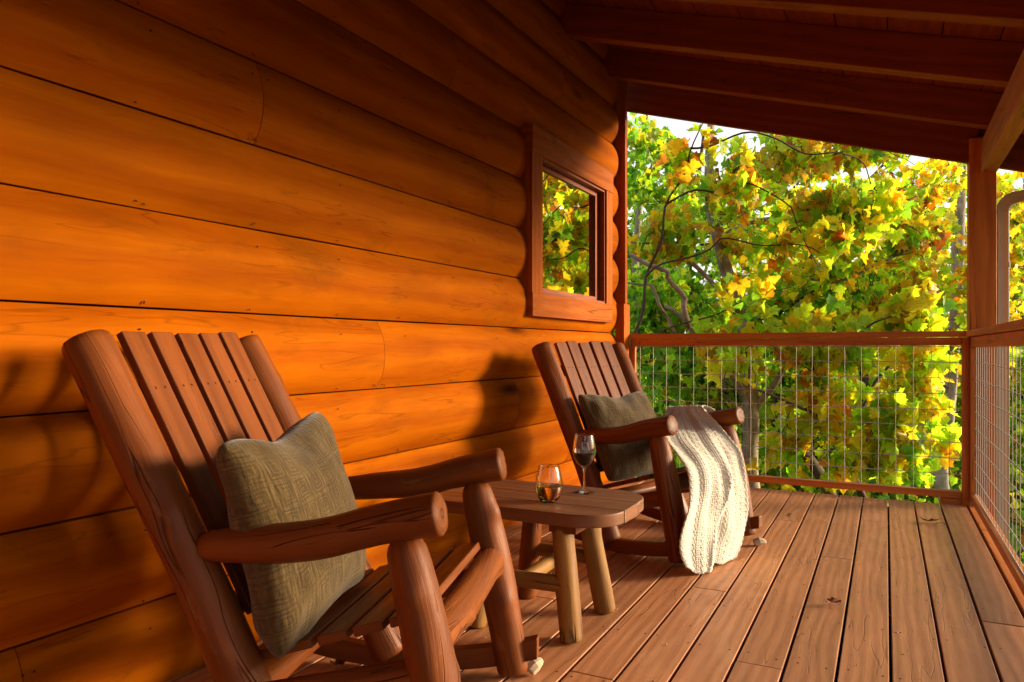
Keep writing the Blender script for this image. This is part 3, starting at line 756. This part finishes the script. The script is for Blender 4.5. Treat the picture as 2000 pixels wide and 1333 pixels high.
# ------------------------------------------------------------------ knitted throw over the far arm of the second chair
C2m = ch2.matrix_basis
def on_s(u, v, s_):
    """point seen at photo pixel on the plane s = const of the second chair"""
    inv = C2m.inverted(); a = inv @ pix(u, v, 1.0); b = inv @ pix(u, v, 6.0); t = (s_ - a.x) / (b.x - a.x); return a.lerp(b, t)
def on_y(u, v, y):
    inv = C2m.inverted(); a = inv @ pix(u, v, 1.0); b = inv @ pix(u, v, 6.0); t = (y - a.y) / (b.y - a.y); return a.lerp(b, t)
rows = [(Vector((-.47, .43, .46)), Vector((-.22, .43, .49))),
        (Vector((-.48, .40, .60)), Vector((-.21, .395, .635))),
        (on_y(1306, 796, .335), on_y(1372, 795, .335)),
        (on_y(1297, 822, .25), on_y(1402, 828, .27)),
        (on_s(1297, 852, -.20), on_s(1430, 862, -.03)),
        (on_s(1320, 888, -.05), on_s(1447, 893, .055)),
        (on_s(1344, 925, .040), on_s(1455, 935, .085)),
        (on_s(1344, 975, .062), on_s(1459, 985, .098)),
        (on_s(1333, 1025, .085), on_s(1456, 1025, .108)),
        (on_s(1329, 1070, .105), on_s(1447, 1060, .12)),
        (on_s(1338, 1108, .125), on_s(1430, 1098, .13))]
def cat(P, t):
    n = len(P) - 1; x = min(t * n, n - 1e-6); i = int(x); f = x - i
    p0, p1, p2, p3 = P[max(i - 1, 0)], P[i], P[i + 1], P[min(i + 2, n)]
    return .5 * ((2 * p1) + (p2 - p0) * f + (2 * p0 - 5 * p1 + 4 * p2 - p3) * f * f + (3 * p1 - p0 - 3 * p2 + p3) * f ** 3)
Lp = [r[0] for r in rows]; Rp = [r[1] for r in rows]
NU, NV = 150, 300
G = np.zeros((NV + 1, NU + 1, 3))
for j in range(NV + 1):
    t = j / NV; a, b = cat(Lp, t), cat(Rp, t); d = (b - a)
    nrm_ = Vector((.9, -.35, .25)).normalized() if t > .35 else Vector((.2, -.6, .75)).normalized()
    for i in range(NU + 1):
        u = i / NU
        p = a.lerp(b, u)
        dep = min(1, max(0.0, t - .12) * 2.2 + .15)
        fold = .007 * math.sin(u * 17 + 2.0 * math.sin(t * 3.0) + 1) + .004 * math.sin(u * 31 - 3 * t + 2) + .012 * nz((u * 7, t * 8, 3), 1.0, 8) + .024 * nz((u * 3, t * 5, 1), 1.0, 4)
        uf = .72 - .34 * max(0, t - .5) / .5 + .03 * math.sin(t * 14)          # an overlapping pleat
        pl = max(0, min(1, (t - .48) / .2)); dd_ = u - uf
        fold += pl * (.034 * math.exp(-max(0, -dd_) / .10) if dd_ < 0 else -.012 * math.exp(-dd_ / .07))
        p = p + nrm_ * (fold * dep) + Vector((0, 0, -1)) * (.02 * math.sin(u * math.pi) * (1 if t > .93 else 0) * (t - .93) / .07)
        if t > .82: p.z += (-.030 * math.exp(-((u - .36) / .16) ** 2) + .020 * math.exp(-((u - .60) / .12) ** 2) - .008 * math.sin(u * 9)) * (t - .82) / .18
        G[j, i] = p
# normals, then the knitted relief: cables with twists between ribs
dU = np.gradient(G, axis=1); dV = np.gradient(G, axis=0)
Nn = np.cross(dV, dU); Nn /= np.linalg.norm(Nn, axis=2, keepdims=True) + 1e-9
Ns = Nn.copy()
if Ns[NV // 2, NU // 2, 0] < 0: Ns = -Ns
uu, vv = np.meshgrid(np.linspace(0, 1, NU + 1), np.linspace(0, 1, NV + 1))
ncol = 23; cu = (uu * ncol) % 1.0; ci = (uu * ncol).astype(int)
cable = (ci % 2 == 0)
tw = vv * 38 * 2 * math.pi / 2 + ci
s1 = .5 + .26 * np.sin(tw); s2 = .5 - .26 * np.sin(tw)
hc = np.maximum(np.exp(-((cu - s1) / .16) ** 2) * (1 + .25 * np.cos(tw)), np.exp(-((cu - s2) / .16) ** 2) * (1 - .25 * np.cos(tw)))
hr = .30 + .45 * np.abs(np.sin(cu * math.pi * 2)) + .12 * np.sin(vv * 2 * math.pi * 70)
relief = np.where(cable, hc, hr) * .0042
G = G + Ns * relief[..., None]
m = MB()
for j in range(NV + 1):
    for i in range(NU + 1): m.v.append(Vector(G[j, i]))
for j in range(NV):
    for i in range(NU):
        q = [j * (NU + 1) + i, j * (NU + 1) + i + 1, (j + 1) * (NU + 1) + i + 1, (j + 1) * (NU + 1) + i]
        m.face(q, [(i / NU * .5, j / NV), ((i + 1) / NU * .5, j / NV), ((i + 1) / NU * .5, (j + 1) / NV), (i / NU * .5, (j + 1) / NV)])
th = m.build("knitted_throw", M['knit'], smooth=True); th.matrix_world = C2m
sd_ = th.modifiers.new("thick", 'SOLIDIFY'); sd_.thickness = .007; sd_.offset = 0
for v in th.data.vertices:                               # keep it on the deck
    wz = (C2m @ v.co).z
    if wz < .008: v.co.z += .008 - wz
tag(th, "cream cable knit throw hanging over the chair arm to the deck", "throw")

# ------------------------------------------------------------------ leaves
def lobed(npts=None, big=True):
    if big:
        o = [(0, 0), (.10, -.09), (.30, -.13), (.36, .04), (.53, .10), (.44, .24), (.56, .46), (.36, .44), (.25, .56), (.17, .78), (.10, .76), (0, 1.0)]
    else:
        o = [(0, 0), (.34, -.08), (.52, .28), (.28, .5), (0, 1.0)]
    L_ = [(-x, y) for x, y in o[1:-1]][::-1]
    return np.array(o + L_)
def leaf_mesh(name, pts, sizes, cols, parent, origin, big=True, normals=None, mat='leaf', droop=.5):
    """many leaves in ONE crown mesh: every leaf is a folded lobed fan"""
    o = lobed(big=big); K = len(o); n = len(pts)
    ctr = np.array([[0, .42]]); tpl = np.vstack([o, ctr]); 
    tpl3 = np.zeros((K + 1, 3)); tpl3[:, 0] = tpl[:, 0]; tpl3[:, 1] = tpl[:, 1] - .3
    fold = rng.uniform(.05, .9, n); curl = rng.uniform(-.9, 1.1, n)
    P = np.repeat(tpl3[None], n, 0)
    P[:, :K, :2] *= 1 + rng.uniform(-.13, .13, (n, K, 1))
    P[:, :, 2] = np.abs(P[:, :, 0]) * fold[:, None] - (P[:, :, 1] ** 2) * curl[:, None] + rng.normal(0, .05, (n, K + 1))
    # orientation: tip hangs down, face looks outward with scatter
    if normals is None:
        nr = rng.normal(0, 1, (n, 3)); nr[:, 2] = np.abs(nr[:, 2]) * .6; nr[:, 1] -= .5
    else: nr = normals
    nr /= np.linalg.norm(nr, axis=1, keepdims=True)
    tip = rng.normal(0, .6, (n, 3)); tip[:, 2] -= droop * 1.6
    tip -= nr * np.sum(tip * nr, 1, keepdims=True); tip /= np.linalg.norm(tip, axis=1, keepdims=True)
    sx = np.cross(tip, nr)
    W_ = P[:, :, 0:1] * sx[:, None] + P[:, :, 1:2] * tip[:, None] + P[:, :, 2:3] * nr[:, None]
    W_ = W_ * sizes[:, None, None] + pts[:, None, :] - np.array(origin)[None, None, :]
    V = W_.reshape(-1, 3).astype(np.float32)
    tri = np.array([[i, (i + 1) % K, K] for i in range(K)]); F = (tri[None] + (np.arange(n) * (K + 1))[:, None, None]).reshape(-1, 3)
    me = bpy.data.meshes.new(name); nf = len(F)
    me.vertices.add(len(V)); me.vertices.foreach_set("co", V.ravel())
    me.loops.add(nf * 3); me.loops.foreach_set("vertex_index", F.ravel().astype(np.int32))
    me.polygons.add(nf); me.polygons.foreach_set("loop_start", np.arange(0, nf * 3, 3, dtype=np.int32))
    me.update(calc_edges=True)
    ca = me.color_attributes.new("leafcol", 'FLOAT_COLOR', 'POINT')
    C_ = np.repeat(np.hstack([cols, np.ones((n, 1))])[:, None], K + 1, 1).reshape(-1, 4).astype(np.float32)
    ca.data.foreach_set("color", C_.ravel())
    me.materials.append(M[mat])
    ob = bpy.data.objects.new(name, me); col.objects.link(ob)
    if parent: ob.parent = parent
    return ob
PAL = {'lime': (.46, .64, .030), 'green': (.20, .42, .028), 'deep': (.05, .17, .02), 'yellow': (.80, .60, .030), 'gold': (.76, .42, .02), 'orange': (.68, .24, .02), 'rust': (.34, .10, .02), 'olive': (.32, .36, .04)}
def colours(n, mix):
    ks = list(mix); p = np.array([mix[k] for k in ks], float); p /= p.sum()
    c = np.array([PAL[k] for k in ks])[rng.choice(len(ks), n, p=p)]
    return np.clip(c * rng.uniform(.7, 1.25, (n, 1)) * rng.uniform(.9, 1.1, (n, 3)), 0, .85)
def twig_path(a, b, k=6, amp=.12, seed=0):
    a = Vector(a); b = Vector(b); L_ = (b - a).length; P = []
    for i in range(k):
        t = i / (k - 1); o = Vector((nz((t * 2, seed, 0), 1.3, 1), nz((t * 2, seed, 5), 1.3, 2), nz((t * 2, seed, 9), 1.3, 3))) * amp * L_ * math.sin(math.pi * min(1, t * 1.0 + .0)) * 1.6
        P.append(a.lerp(b, t) + o)
    return P
GT = "trees beyond the end railing"
def tree(name, label, trunk, rads, limbs, regions, barkm='bark_pale', nleaf=600, size=(.12, .2), mix=None, big=True, twr=.006, upper=None, group=GT, nb=12):
    """trunk polyline, limbs [(pts, r0, r1)], regions: [(centre, radii, weight)]; leaves hang on twigs grown from limbs towards the regions"""
    base = Vector(trunk[0]); root = empty(name, base); tag(root, label, "tree", group)
    b0 = base
    m = MB().tube(trunk, [x * .66 for x in rads], 14, rough=.12, seed=base.x, step=.10); m.build("trunk", M[barkm], root, smooth=True, origin=b0)
    anchors = []
    def sample(pts):
        for i in range(len(pts) - 1):
            for k in range(4): anchors.append(Vector(pts[i]).lerp(Vector(pts[i + 1]), k / 4))
    sample(trunk[len(trunk) // 2:])
    for (pts, r0, r1) in limbs:
        kp = [Vector(pts[0])]                              # crooked rather than swept
        for i in range(len(pts) - 1):
            a_, b_ = Vector(pts[i]), Vector(pts[i + 1])
            for t_ in (.5, 1.0): kp.append(a_.lerp(b_, t_) + Vector(rng.normal(0, .028, 3)) * (1 if r0 > .02 else 1.5))
        pts = kp
        n = len(pts); m = MB().tube(pts, [(r0 + (r1 - r0) * i / (n - 1)) * .8 for i in range(n)], 9, rough=.12, seed=r0 * 99, step=.07); m.build("limb", M[barkm], root, smooth=True, origin=b0); sample(pts)
    tm = MB(); LP = []; 
    tot = sum(r[2] for r in regions)
    AN = np.array([tuple(a) for a in anchors])
    for (c, rd, wt) in regions:
        k = nleaf * wt / tot; ntw = max(3, int(k / 9)); per = int(k / ntw) + 1
        for _ in range(ntw):
            d = rng.normal(0, 1, 3); d /= np.linalg.norm(d); d *= rng.uniform(.25, 1) ** (1 / 2.2)
            e = np.array(c) + d * np.array(rd)
            dd = np.linalg.norm(AN - e, axis=1); a = AN[rng.choice(np.argsort(dd)[:6])]
            L_ = np.linalg.norm(e - a)
            if L_ > 1.1: a = e + (a - e) / L_ * 1.1 * rng.uniform(.5, 1)
            P = twig_path(a, e, 6, .16, rng.uniform(0, 90)); tm.tube(P, [twr, twr * .85, twr * .7, twr * .55, twr * .4, twr * .25], 5, cap=False)
            for _ in range(per):
                t = rng.uniform(.25, 1.05); x = min(t * 5, 4.999); i = int(x); p = P[i].lerp(P[i + 1], x - i)
                LP.append(np.array(p) + rng.normal(0, .055, 3))
    tm.build("twigs", M['bark_dark'], root, smooth=True, origin=b0)
    for _ in range(nb):                                    # long bare branchlets
        a = Vector(AN[rng.integers(len(AN))]); e = a + Vector((rng.normal(0, .8), rng.normal(-.25, .4), rng.normal(.25, .45)))
        P = twig_path(a, e, 9, .22, rng.uniform(0, 90)); tm.tube(P, [twr * 1.9 * (1 - .09 * i) for i in range(9)], 5, cap=False)
        for q in range(3):
            b = P[rng.integers(2, 8)]; tm.tube(twig_path(b, b + Vector(rng.normal(0, .28, 3)), 5, .2, rng.uniform(0, 90)), [twr * x for x in (.9, .75, .6, .5, .35)], 4, cap=False)
    LP = np.array(LP); n = len(LP); sz = rng.uniform(size[0], size[1], n)
    cl = colours(n, mix or {'lime': 1})
    if upper:                                            # (height, colour mix higher up)
        hi = LP[:, 2] > upper[0] + rng.normal(0, .35, n); cl[hi] = colours(int(hi.sum()), upper[1])
    leaf_mesh("crown", LP, sz, cl, root, b0, big=big)
    return root
WARM = {'gold': 2.6, 'yellow': 3.2, 'orange': .9, 'rust': .3, 'olive': .8, 'lime': 5.2, 'green': 1.8}
LIME = {'lime': 4, 'yellow': 2.2, 'green': 1.6, 'gold': .8, 'olive': .8, 'orange': .25}
GREEN = {'lime': 3, 'green': 4, 'deep': 1.2, 'yellow': .7, 'olive': 1}
def px(*a): return [pix(*q) for q in a]

# 1 near overhanging maple, warm crown across the upper middle
z = 7.3
tree("maple_tree", "near maple with orange and yellow leaves across the upper opening",
     [Vector((-.9, 7.9, -1.5))] + px((1470, 960, 7.3), (1466, 800, 7.2), (1458, 690, 7.1), (1440, 600, 7.1), (1405, 480, 7.2), (1385, 370, 7.3), (1392, 180, 7.4), (1400, 60, 7.5)), [.13, .125, .12, .115, .10, .085, .07, .05, .04],
     [(px((1400, 470, 7.2), (1480, 430, 7.5), (1570, 430, 7.0), (1660, 400, 6.7), (1740, 420, 6.5)), .035, .010),
      (px((1390, 400, 7.3), (1450, 330, 7.3), (1530, 300, 6.9), (1640, 300, 6.6), (1700, 270, 6.5)), .03, .009),
      (px((1462, 790, 7.2), (1420, 730, 7.0), (1375, 690, 6.9), (1350, 640, 6.9), (1300, 600, 6.8)), .05, .02),
      (px((1466, 830, 7.2), (1500, 760, 7.1), (1545, 690, 7.0), (1570, 600, 7.0)), .05, .02),
      (px((1430, 600, 7.1), (1350, 520, 7.0), (1290, 470, 7.0), (1240, 480, 6.8)), .03, .010),
      (px((1346, 640, 6.6), (1330, 580, 6.5), (1290, 528, 6.4), (1232, 503, 6.4)), .035, .022),
      (px((1318, 650, 6.6), (1290, 590, 6.5), (1262, 560, 6.4), (1228, 545, 6.4)), .022, .012),
      (px((1405, 480, 7.2), (1540, 540, 7.3), (1650, 560, 6.9), (1800, 480, 6.7)), .03, .008)],
     [(pix(1520, 330, 6.7), (.80, .5, .46), 3.2), (pix(1680, 370, 6.8), (.7, .5, .42), 2.4), (pix(1300, 470, 6.9), (.45, .4, .3), 1.1), (pix(1560, 480, 6.9), (.8, .5, .4), 2.2), (pix(1800, 460, 6.9), (.4, .4, .5), 1.0)],
     nleaf=2100, size=(.06, .135), mix=WARM)
tree("slender_maple", "slender maple with single hanging leaves nearest the end railing",
     [Vector((-1.9, 7.0, -1.7))] + px((1226, 900, 6.5), (1240, 790, 6.4), (1229, 690, 6.4), (1256, 610, 6.3), (1262, 540, 6.2), (1292, 470, 6.1), (1300, 400, 6.1), (1338, 340, 6.0), (1350, 290, 6.0), (1398, 190, 6.0)), [.03, .028, .026, .023, .021, .019, .017, .014, .012, .009, .006],
     [(px((1262, 540, 6.2), (1340, 500, 6.1), (1430, 470, 6.0), (1540, 480, 5.95), (1650, 520, 5.95)), .012, .004), (px((1300, 400, 6.1), (1400, 350, 6.0), (1480, 370, 5.95), (1560, 440, 5.9), (1600, 520, 5.9)), .012, .004),
      (px((1350, 290, 6.0), (1450, 265, 5.95), (1560, 290, 5.95), (1680, 330, 5.95), (1790, 400, 6.0)), .012, .004), (px((1240, 690, 6.4), (1330, 640, 6.2), (1460, 600, 6.1), (1560, 560, 6.0)), .012, .004)],
     [(pix(1400, 330, 6.0), (.5, .2, .3), 1), (pix(1560, 420, 6.0), (.6, .2, .4), 1.3), (pix(1700, 400, 6.0), (.4, .2, .3), 1), (pix(1450, 560, 6.1), (.6, .2, .25), .8)],
     barkm='bark_dark', nleaf=230, size=(.08, .17), mix={'lime': 3, 'yellow': 2, 'gold': 1.2, 'green': 1.4, 'orange': .5, 'rust': .3}, twr=.0035, nb=10)
# 2 low maple, big lime and yellow leaves by the rail
tree("maple_sapling", "low maple with big lime and yellow leaves behind the wire grid",
     [Vector((.5, 7.4, -1.7))] + px((1700, 1000, 6.9), (1640, 860, 6.7), (1600, 760, 6.6), (1570, 640, 6.6)), [.06, .05, .04, .03, .015],
     [(px((1660, 900, 6.7), (1730, 840, 6.5), (1800, 780, 6.4), (1850, 700, 6.4)), .02, .008), (px((1625, 820, 6.6), (1500, 760, 6.4), (1400, 760, 6.4)), .02, .008), (px((1600, 700, 6.6), (1700, 640, 6.4), (1800, 600, 6.3)), .018, .006)],
     [(pix(1770, 860, 6.3), (.45, .35, .40), 2.2), (pix(1690, 760, 6.5), (.5, .4, .4), 1.8), (pix(1800, 640, 6.5), (.35, .4, .3), 1.2), (pix(1520, 640, 6.8), (.7, .4, .3), 1.5), (pix(1590, 900, 6.6), (.5, .35, .3), 1.0)],
     barkm='bark_dark', nleaf=1100, size=(.08, .19), mix={'yellow': 3.2, 'lime': 4, 'gold': 1.0, 'green': .7, 'orange': .3})
# 3 grey trunk on the right
tree("grey_trunk_tree", "straight grey trunk tree beside the corner post with golden leaves",
     [Vector((1.0, 9.2, -1.4))] + px((1842, 960, 8.6), (1852, 800, 8.6), (1868, 600, 8.6), (1872, 420, 8.6), (1878, 250, 8.6), (1880, 80, 8.6)), [.13, .12, .115, .105, .10, .09, .08],
     [(px((1868, 560, 8.6), (1800, 420, 8.2), (1730, 330, 8.0), (1690, 240, 7.8)), .03, .010), (px((1866, 640, 8.6), (1930, 560, 8.0), (1990, 500, 7.6), (2060, 470, 7.4)), .03, .012), (px((1855, 760, 8.6), (1780, 700, 8.2), (1700, 620, 8.0), (1640, 600, 7.8)), .025, .01)],
     [(pix(1850, 520, 7.6), (.45, .5, .5), 1.5), (pix(1975, 560, 7.0), (.35, .5, .9), 1.7), (pix(1740, 560, 7.8), (.6, .5, .4), 1.4), (pix(1985, 380, 7.0), (.3, .5, .35), .6), (pix(1850, 350, 7.8), (.35, .4, .2), .45)],
     nleaf=1800, size=(.06, .13), mix={'lime': 2.5, 'yellow': 3, 'gold': 2.5, 'orange': 1.2, 'olive': 1, 'green': .6})
# 4 green tree upper left
tree("green_leaved_tree", "bright green leaved tree beside the left board of the opening",
     [Vector((-3.2, 9.4, -1.4)), Vector((-3.0, 9.3, .2)), Vector((-2.9, 9.1, 1.6)), Vector((-2.75, 8.9, 3.0)), Vector((-2.6, 8.8, 4.4))], [.10, .09, .075, .055, .03],
     [(px((1225, 560, 8.2), (1270, 620, 7.8), (1330, 650, 7.6)), .03, .012), (px((1220, 640, 8.0), (1300, 700, 7.7), (1380, 720, 7.4), (1450, 800, 7.2)), .035, .012), (px((1210, 400, 8.4), (1270, 330, 8.2), (1330, 260, 8.0)), .02, .008)],
     [(pix(1245, 320, 7.6), (.22, .4, .55), 1.3), (pix(1285, 590, 7.8), (.5, .5, .5), 2), (pix(1330, 720, 7.5), (.6, .5, .4), 1.6), (pix(1330, 380, 7.9), (.25, .3, .3), .6)],
     nleaf=2100, size=(.055, .115), mix=GREEN, upper=(2.6, {'lime': 2, 'green': 3, 'yellow': 1, 'olive': 1}))
# 5 dark leaning limbs in the middle
tree("leaning_tree", "dark leaning trunk crossing low behind the wire grid",
     px((1640, 1000, 8.2), (1590, 910, 7.9), (1530, 840, 7.7), (1440, 770, 7.6), (1370, 700, 7.6), (1300, 640, 7.7), (1240, 580, 7.8)), [.10, .09, .08, .06, .045, .035, .02],
     [(px((1500, 815, 7.7), (1530, 740, 7.6), (1580, 640, 7.5), (1580, 540, 7.5), (1560, 450, 7.6)), .045, .015), (px((1440, 770, 7.6), (1480, 650, 7.5), (1600, 560, 7.3), (1720, 500, 7.2)), .03, .008), (px((1590, 910, 7.9), (1680, 800, 7.8), (1740, 700, 7.7), (1770, 560, 7.7)), .03, .01)],
     [(pix(1500, 780, 7.6), (.9, .5, .45), 2), (pix(1560, 600, 7.6), (.9, .5, .45), 2), (pix(1350, 860, 7.6), (.5, .5, .35), 1)],
     barkm='bark_dark', nleaf=2000, size=(.055, .12), mix={'lime': 3.2, 'green': 2.5, 'yellow': 1.4, 'deep': .8, 'gold': .6, 'orange': .3})
# 6.. smaller-leaved trees farther back
far_lab = ["slim back tree with green and gold leaves seen left of the opening's middle", "slim back tree with lime leaves seen through the middle of the opening",
           "slim back tree with golden leaves seen right of the middle", "slim back tree with green leaves seen behind the corner post", "back tree with dull green leaves behind the downspout",
           "small back tree with deep green leaves beside the wall corner"]
for i, (u, zz, mx_, hh) in enumerate([(1330, 11, GREEN, .0), (1520, 12, LIME, .15), (1680, 10.8, {'gold': 2, 'yellow': 2, 'lime': 3, 'green': 2}, .0), (1860, 11.6, LIME, .1), (2010, 11, GREEN, .0), (1200, 11.5, GREEN, .2)]):
    b = pix(u, 681, zz); b.z = gh(b.x, b.y) - .1
    top = Vector((b.x + random.uniform(-.4, .4), b.y, 4.2 + hh))
    tr = [b, b.lerp(top, .3) + Vector((.12, 0, 0)), b.lerp(top, .6) - Vector((.1, 0, 0)), top]
    lim = []
    for q in range(5):
        a = b.lerp(top, .28 + .14 * q); e = a + Vector((random.choice((-1, 1)) * random.uniform(.6, 1.2), random.uniform(-.9, .3), random.uniform(.4, 1.0)))
        lim.append((twig_path(a, e, 5, .1, q + i * 7), .03, .01))
    tree("woodland_tree", far_lab[i], tr, [.11, .09, .07, .03], lim,
         [(Vector((b.x, b.y - .5, .9)), (1.5, .9, 1.5), 4), (Vector((b.x, b.y - .3, 2.5 + hh)), (1.35, .9, 1.0), 2.2), (Vector((b.x + random.uniform(-.6, .6), b.y - .4, -.7)), (1.5, .8, .6), 1.2)],
         barkm=random.choice(['bark_pale', 'bark_dark']), nleaf=3400, size=(.07, .13), mix=mx_, big=False, twr=.008)
# undergrowth nobody could count, on the slope behind
n = 42000
P = np.zeros((n, 3)); P[:, 0] = rng.uniform(-11, 9, n); P[:, 1] = 7.4 + rng.uniform(0, 1, n) ** .8 * 13
lump = np.array([mnoise.noise(Vector((x * .55, y * .55, 3))) for x, y in P[:, :2]])
P[:, 2] = np.array([gh(x, y) for x, y in P[:, :2]]) + rng.uniform(0, 1, n) * (.75 + .9 * lump + .085 * np.maximum(0, P[:, 1] - 9))
cl = colours(n, {'deep': 2.2, 'green': 3.2, 'lime': 2.6, 'olive': 1, 'yellow': .8, 'gold': .5, 'rust': .4})
ug = leaf_mesh("undergrowth", P, rng.uniform(.07, .15, n), cl, None, (0, 0, 0), big=False)
tag(ug, "tangled green undergrowth on the slope below the trees", "undergrowth", kind="stuff")

# fallen leaves on the deck
def fallen(loc, s, rz, c, label, seed):
    o = lobed(); K = len(o); m = MB(); random.seed(seed)
    P = [Vector((x * s * random.uniform(.8, 1.1), (y - .4) * s, 0)) for x, y in o] + [Vector((0, 0, 0))]
    for p in P: p.z = .35 * abs(p.x) + random.uniform(0, .012) + 2.2 * (p.y ** 2) / s * .3 + .002
    m.v = P
    for i in range(K): m.face((i, (i + 1) % K, K), [(0, 0)] * 3)
    m.tube([(0, -.4 * s, .004), (.1 * s, -.7 * s, .012), (.25 * s, -.95 * s, .004)], .0013, 5)
    w = bpy.data.materials.get("dry_leaf") or NT("dry_leaf").finish((.20, .055, .022), .7, spec=.2)
    ob = m.build("fallen_leaf", w); ob.location = loc; ob.rotation_euler = (R(random.uniform(-6, 6)), R(random.uniform(-6, 6)), rz)
    sdm = ob.modifiers.new("t", 'SOLIDIFY'); sdm.thickness = .0006
    return tag(ob, label, "leaf", "dry leaves on the deck")
def floor_px(u, v): zz = 1420 * EYE / (v - 681); p = pix(u, v, zz); p.z = 0; return p
fallen(floor_px(1815, 1022), .085, 1.2, None, "curled dry leaf on the deck nearest the end railing", 1)
fallen(floor_px(1625, 1184), .06, 2.2, None, "small reddish dry leaf in the middle of the open deck", 2)
fallen(floor_px(662, 1302), .05, .4, None, "tiny red leaf on the deck under the nearest chair", 3)
q = floor_px(1045, 1325); chip((q.x - .02, q.y, .014), (0, R(-20), R(60)), .055, "pale splintered chip at the nearest chair's front foot")
q = floor_px(1485, 1068); chip((q.x - .03, q.y, .008), (0, R(-5), R(20)), .06, "pale splintered chip beyond the farther chair's front foot")

# grit and torn leaf crumbs on the boards
m = MB()
for i in range(150):
    gx_, gy_ = random.uniform(-1.5, .42), random.uniform(1.2, 5.2); r_ = random.uniform(.0015, .0055) * (1.6 if random.random() < .15 else 1)
    b_ = len(m.v); k_ = 5; a0 = random.uniform(0, 6)
    for q in range(k_): m.v.append(Vector((gx_ + math.cos(a0 + q * 1.257) * r_ * random.uniform(.5, 1.3), gy_ + math.sin(a0 + q * 1.257) * r_ * random.uniform(.5, 1.3), .0022)))
    m.v.append(Vector((gx_, gy_, .0022 + r_ * .5)))
    for q in range(k_): m.face((b_ + q, b_ + (q + 1) % k_, b_ + k_), [(0, 0)] * 3, 0 if random.random() < .6 else 1)
tag(m.build("deck_grit", [bpy.data.materials["dry_leaf"], M['concrete']]), "fine grit and leaf crumbs scattered over the deck boards", "grit", kind="stuff")
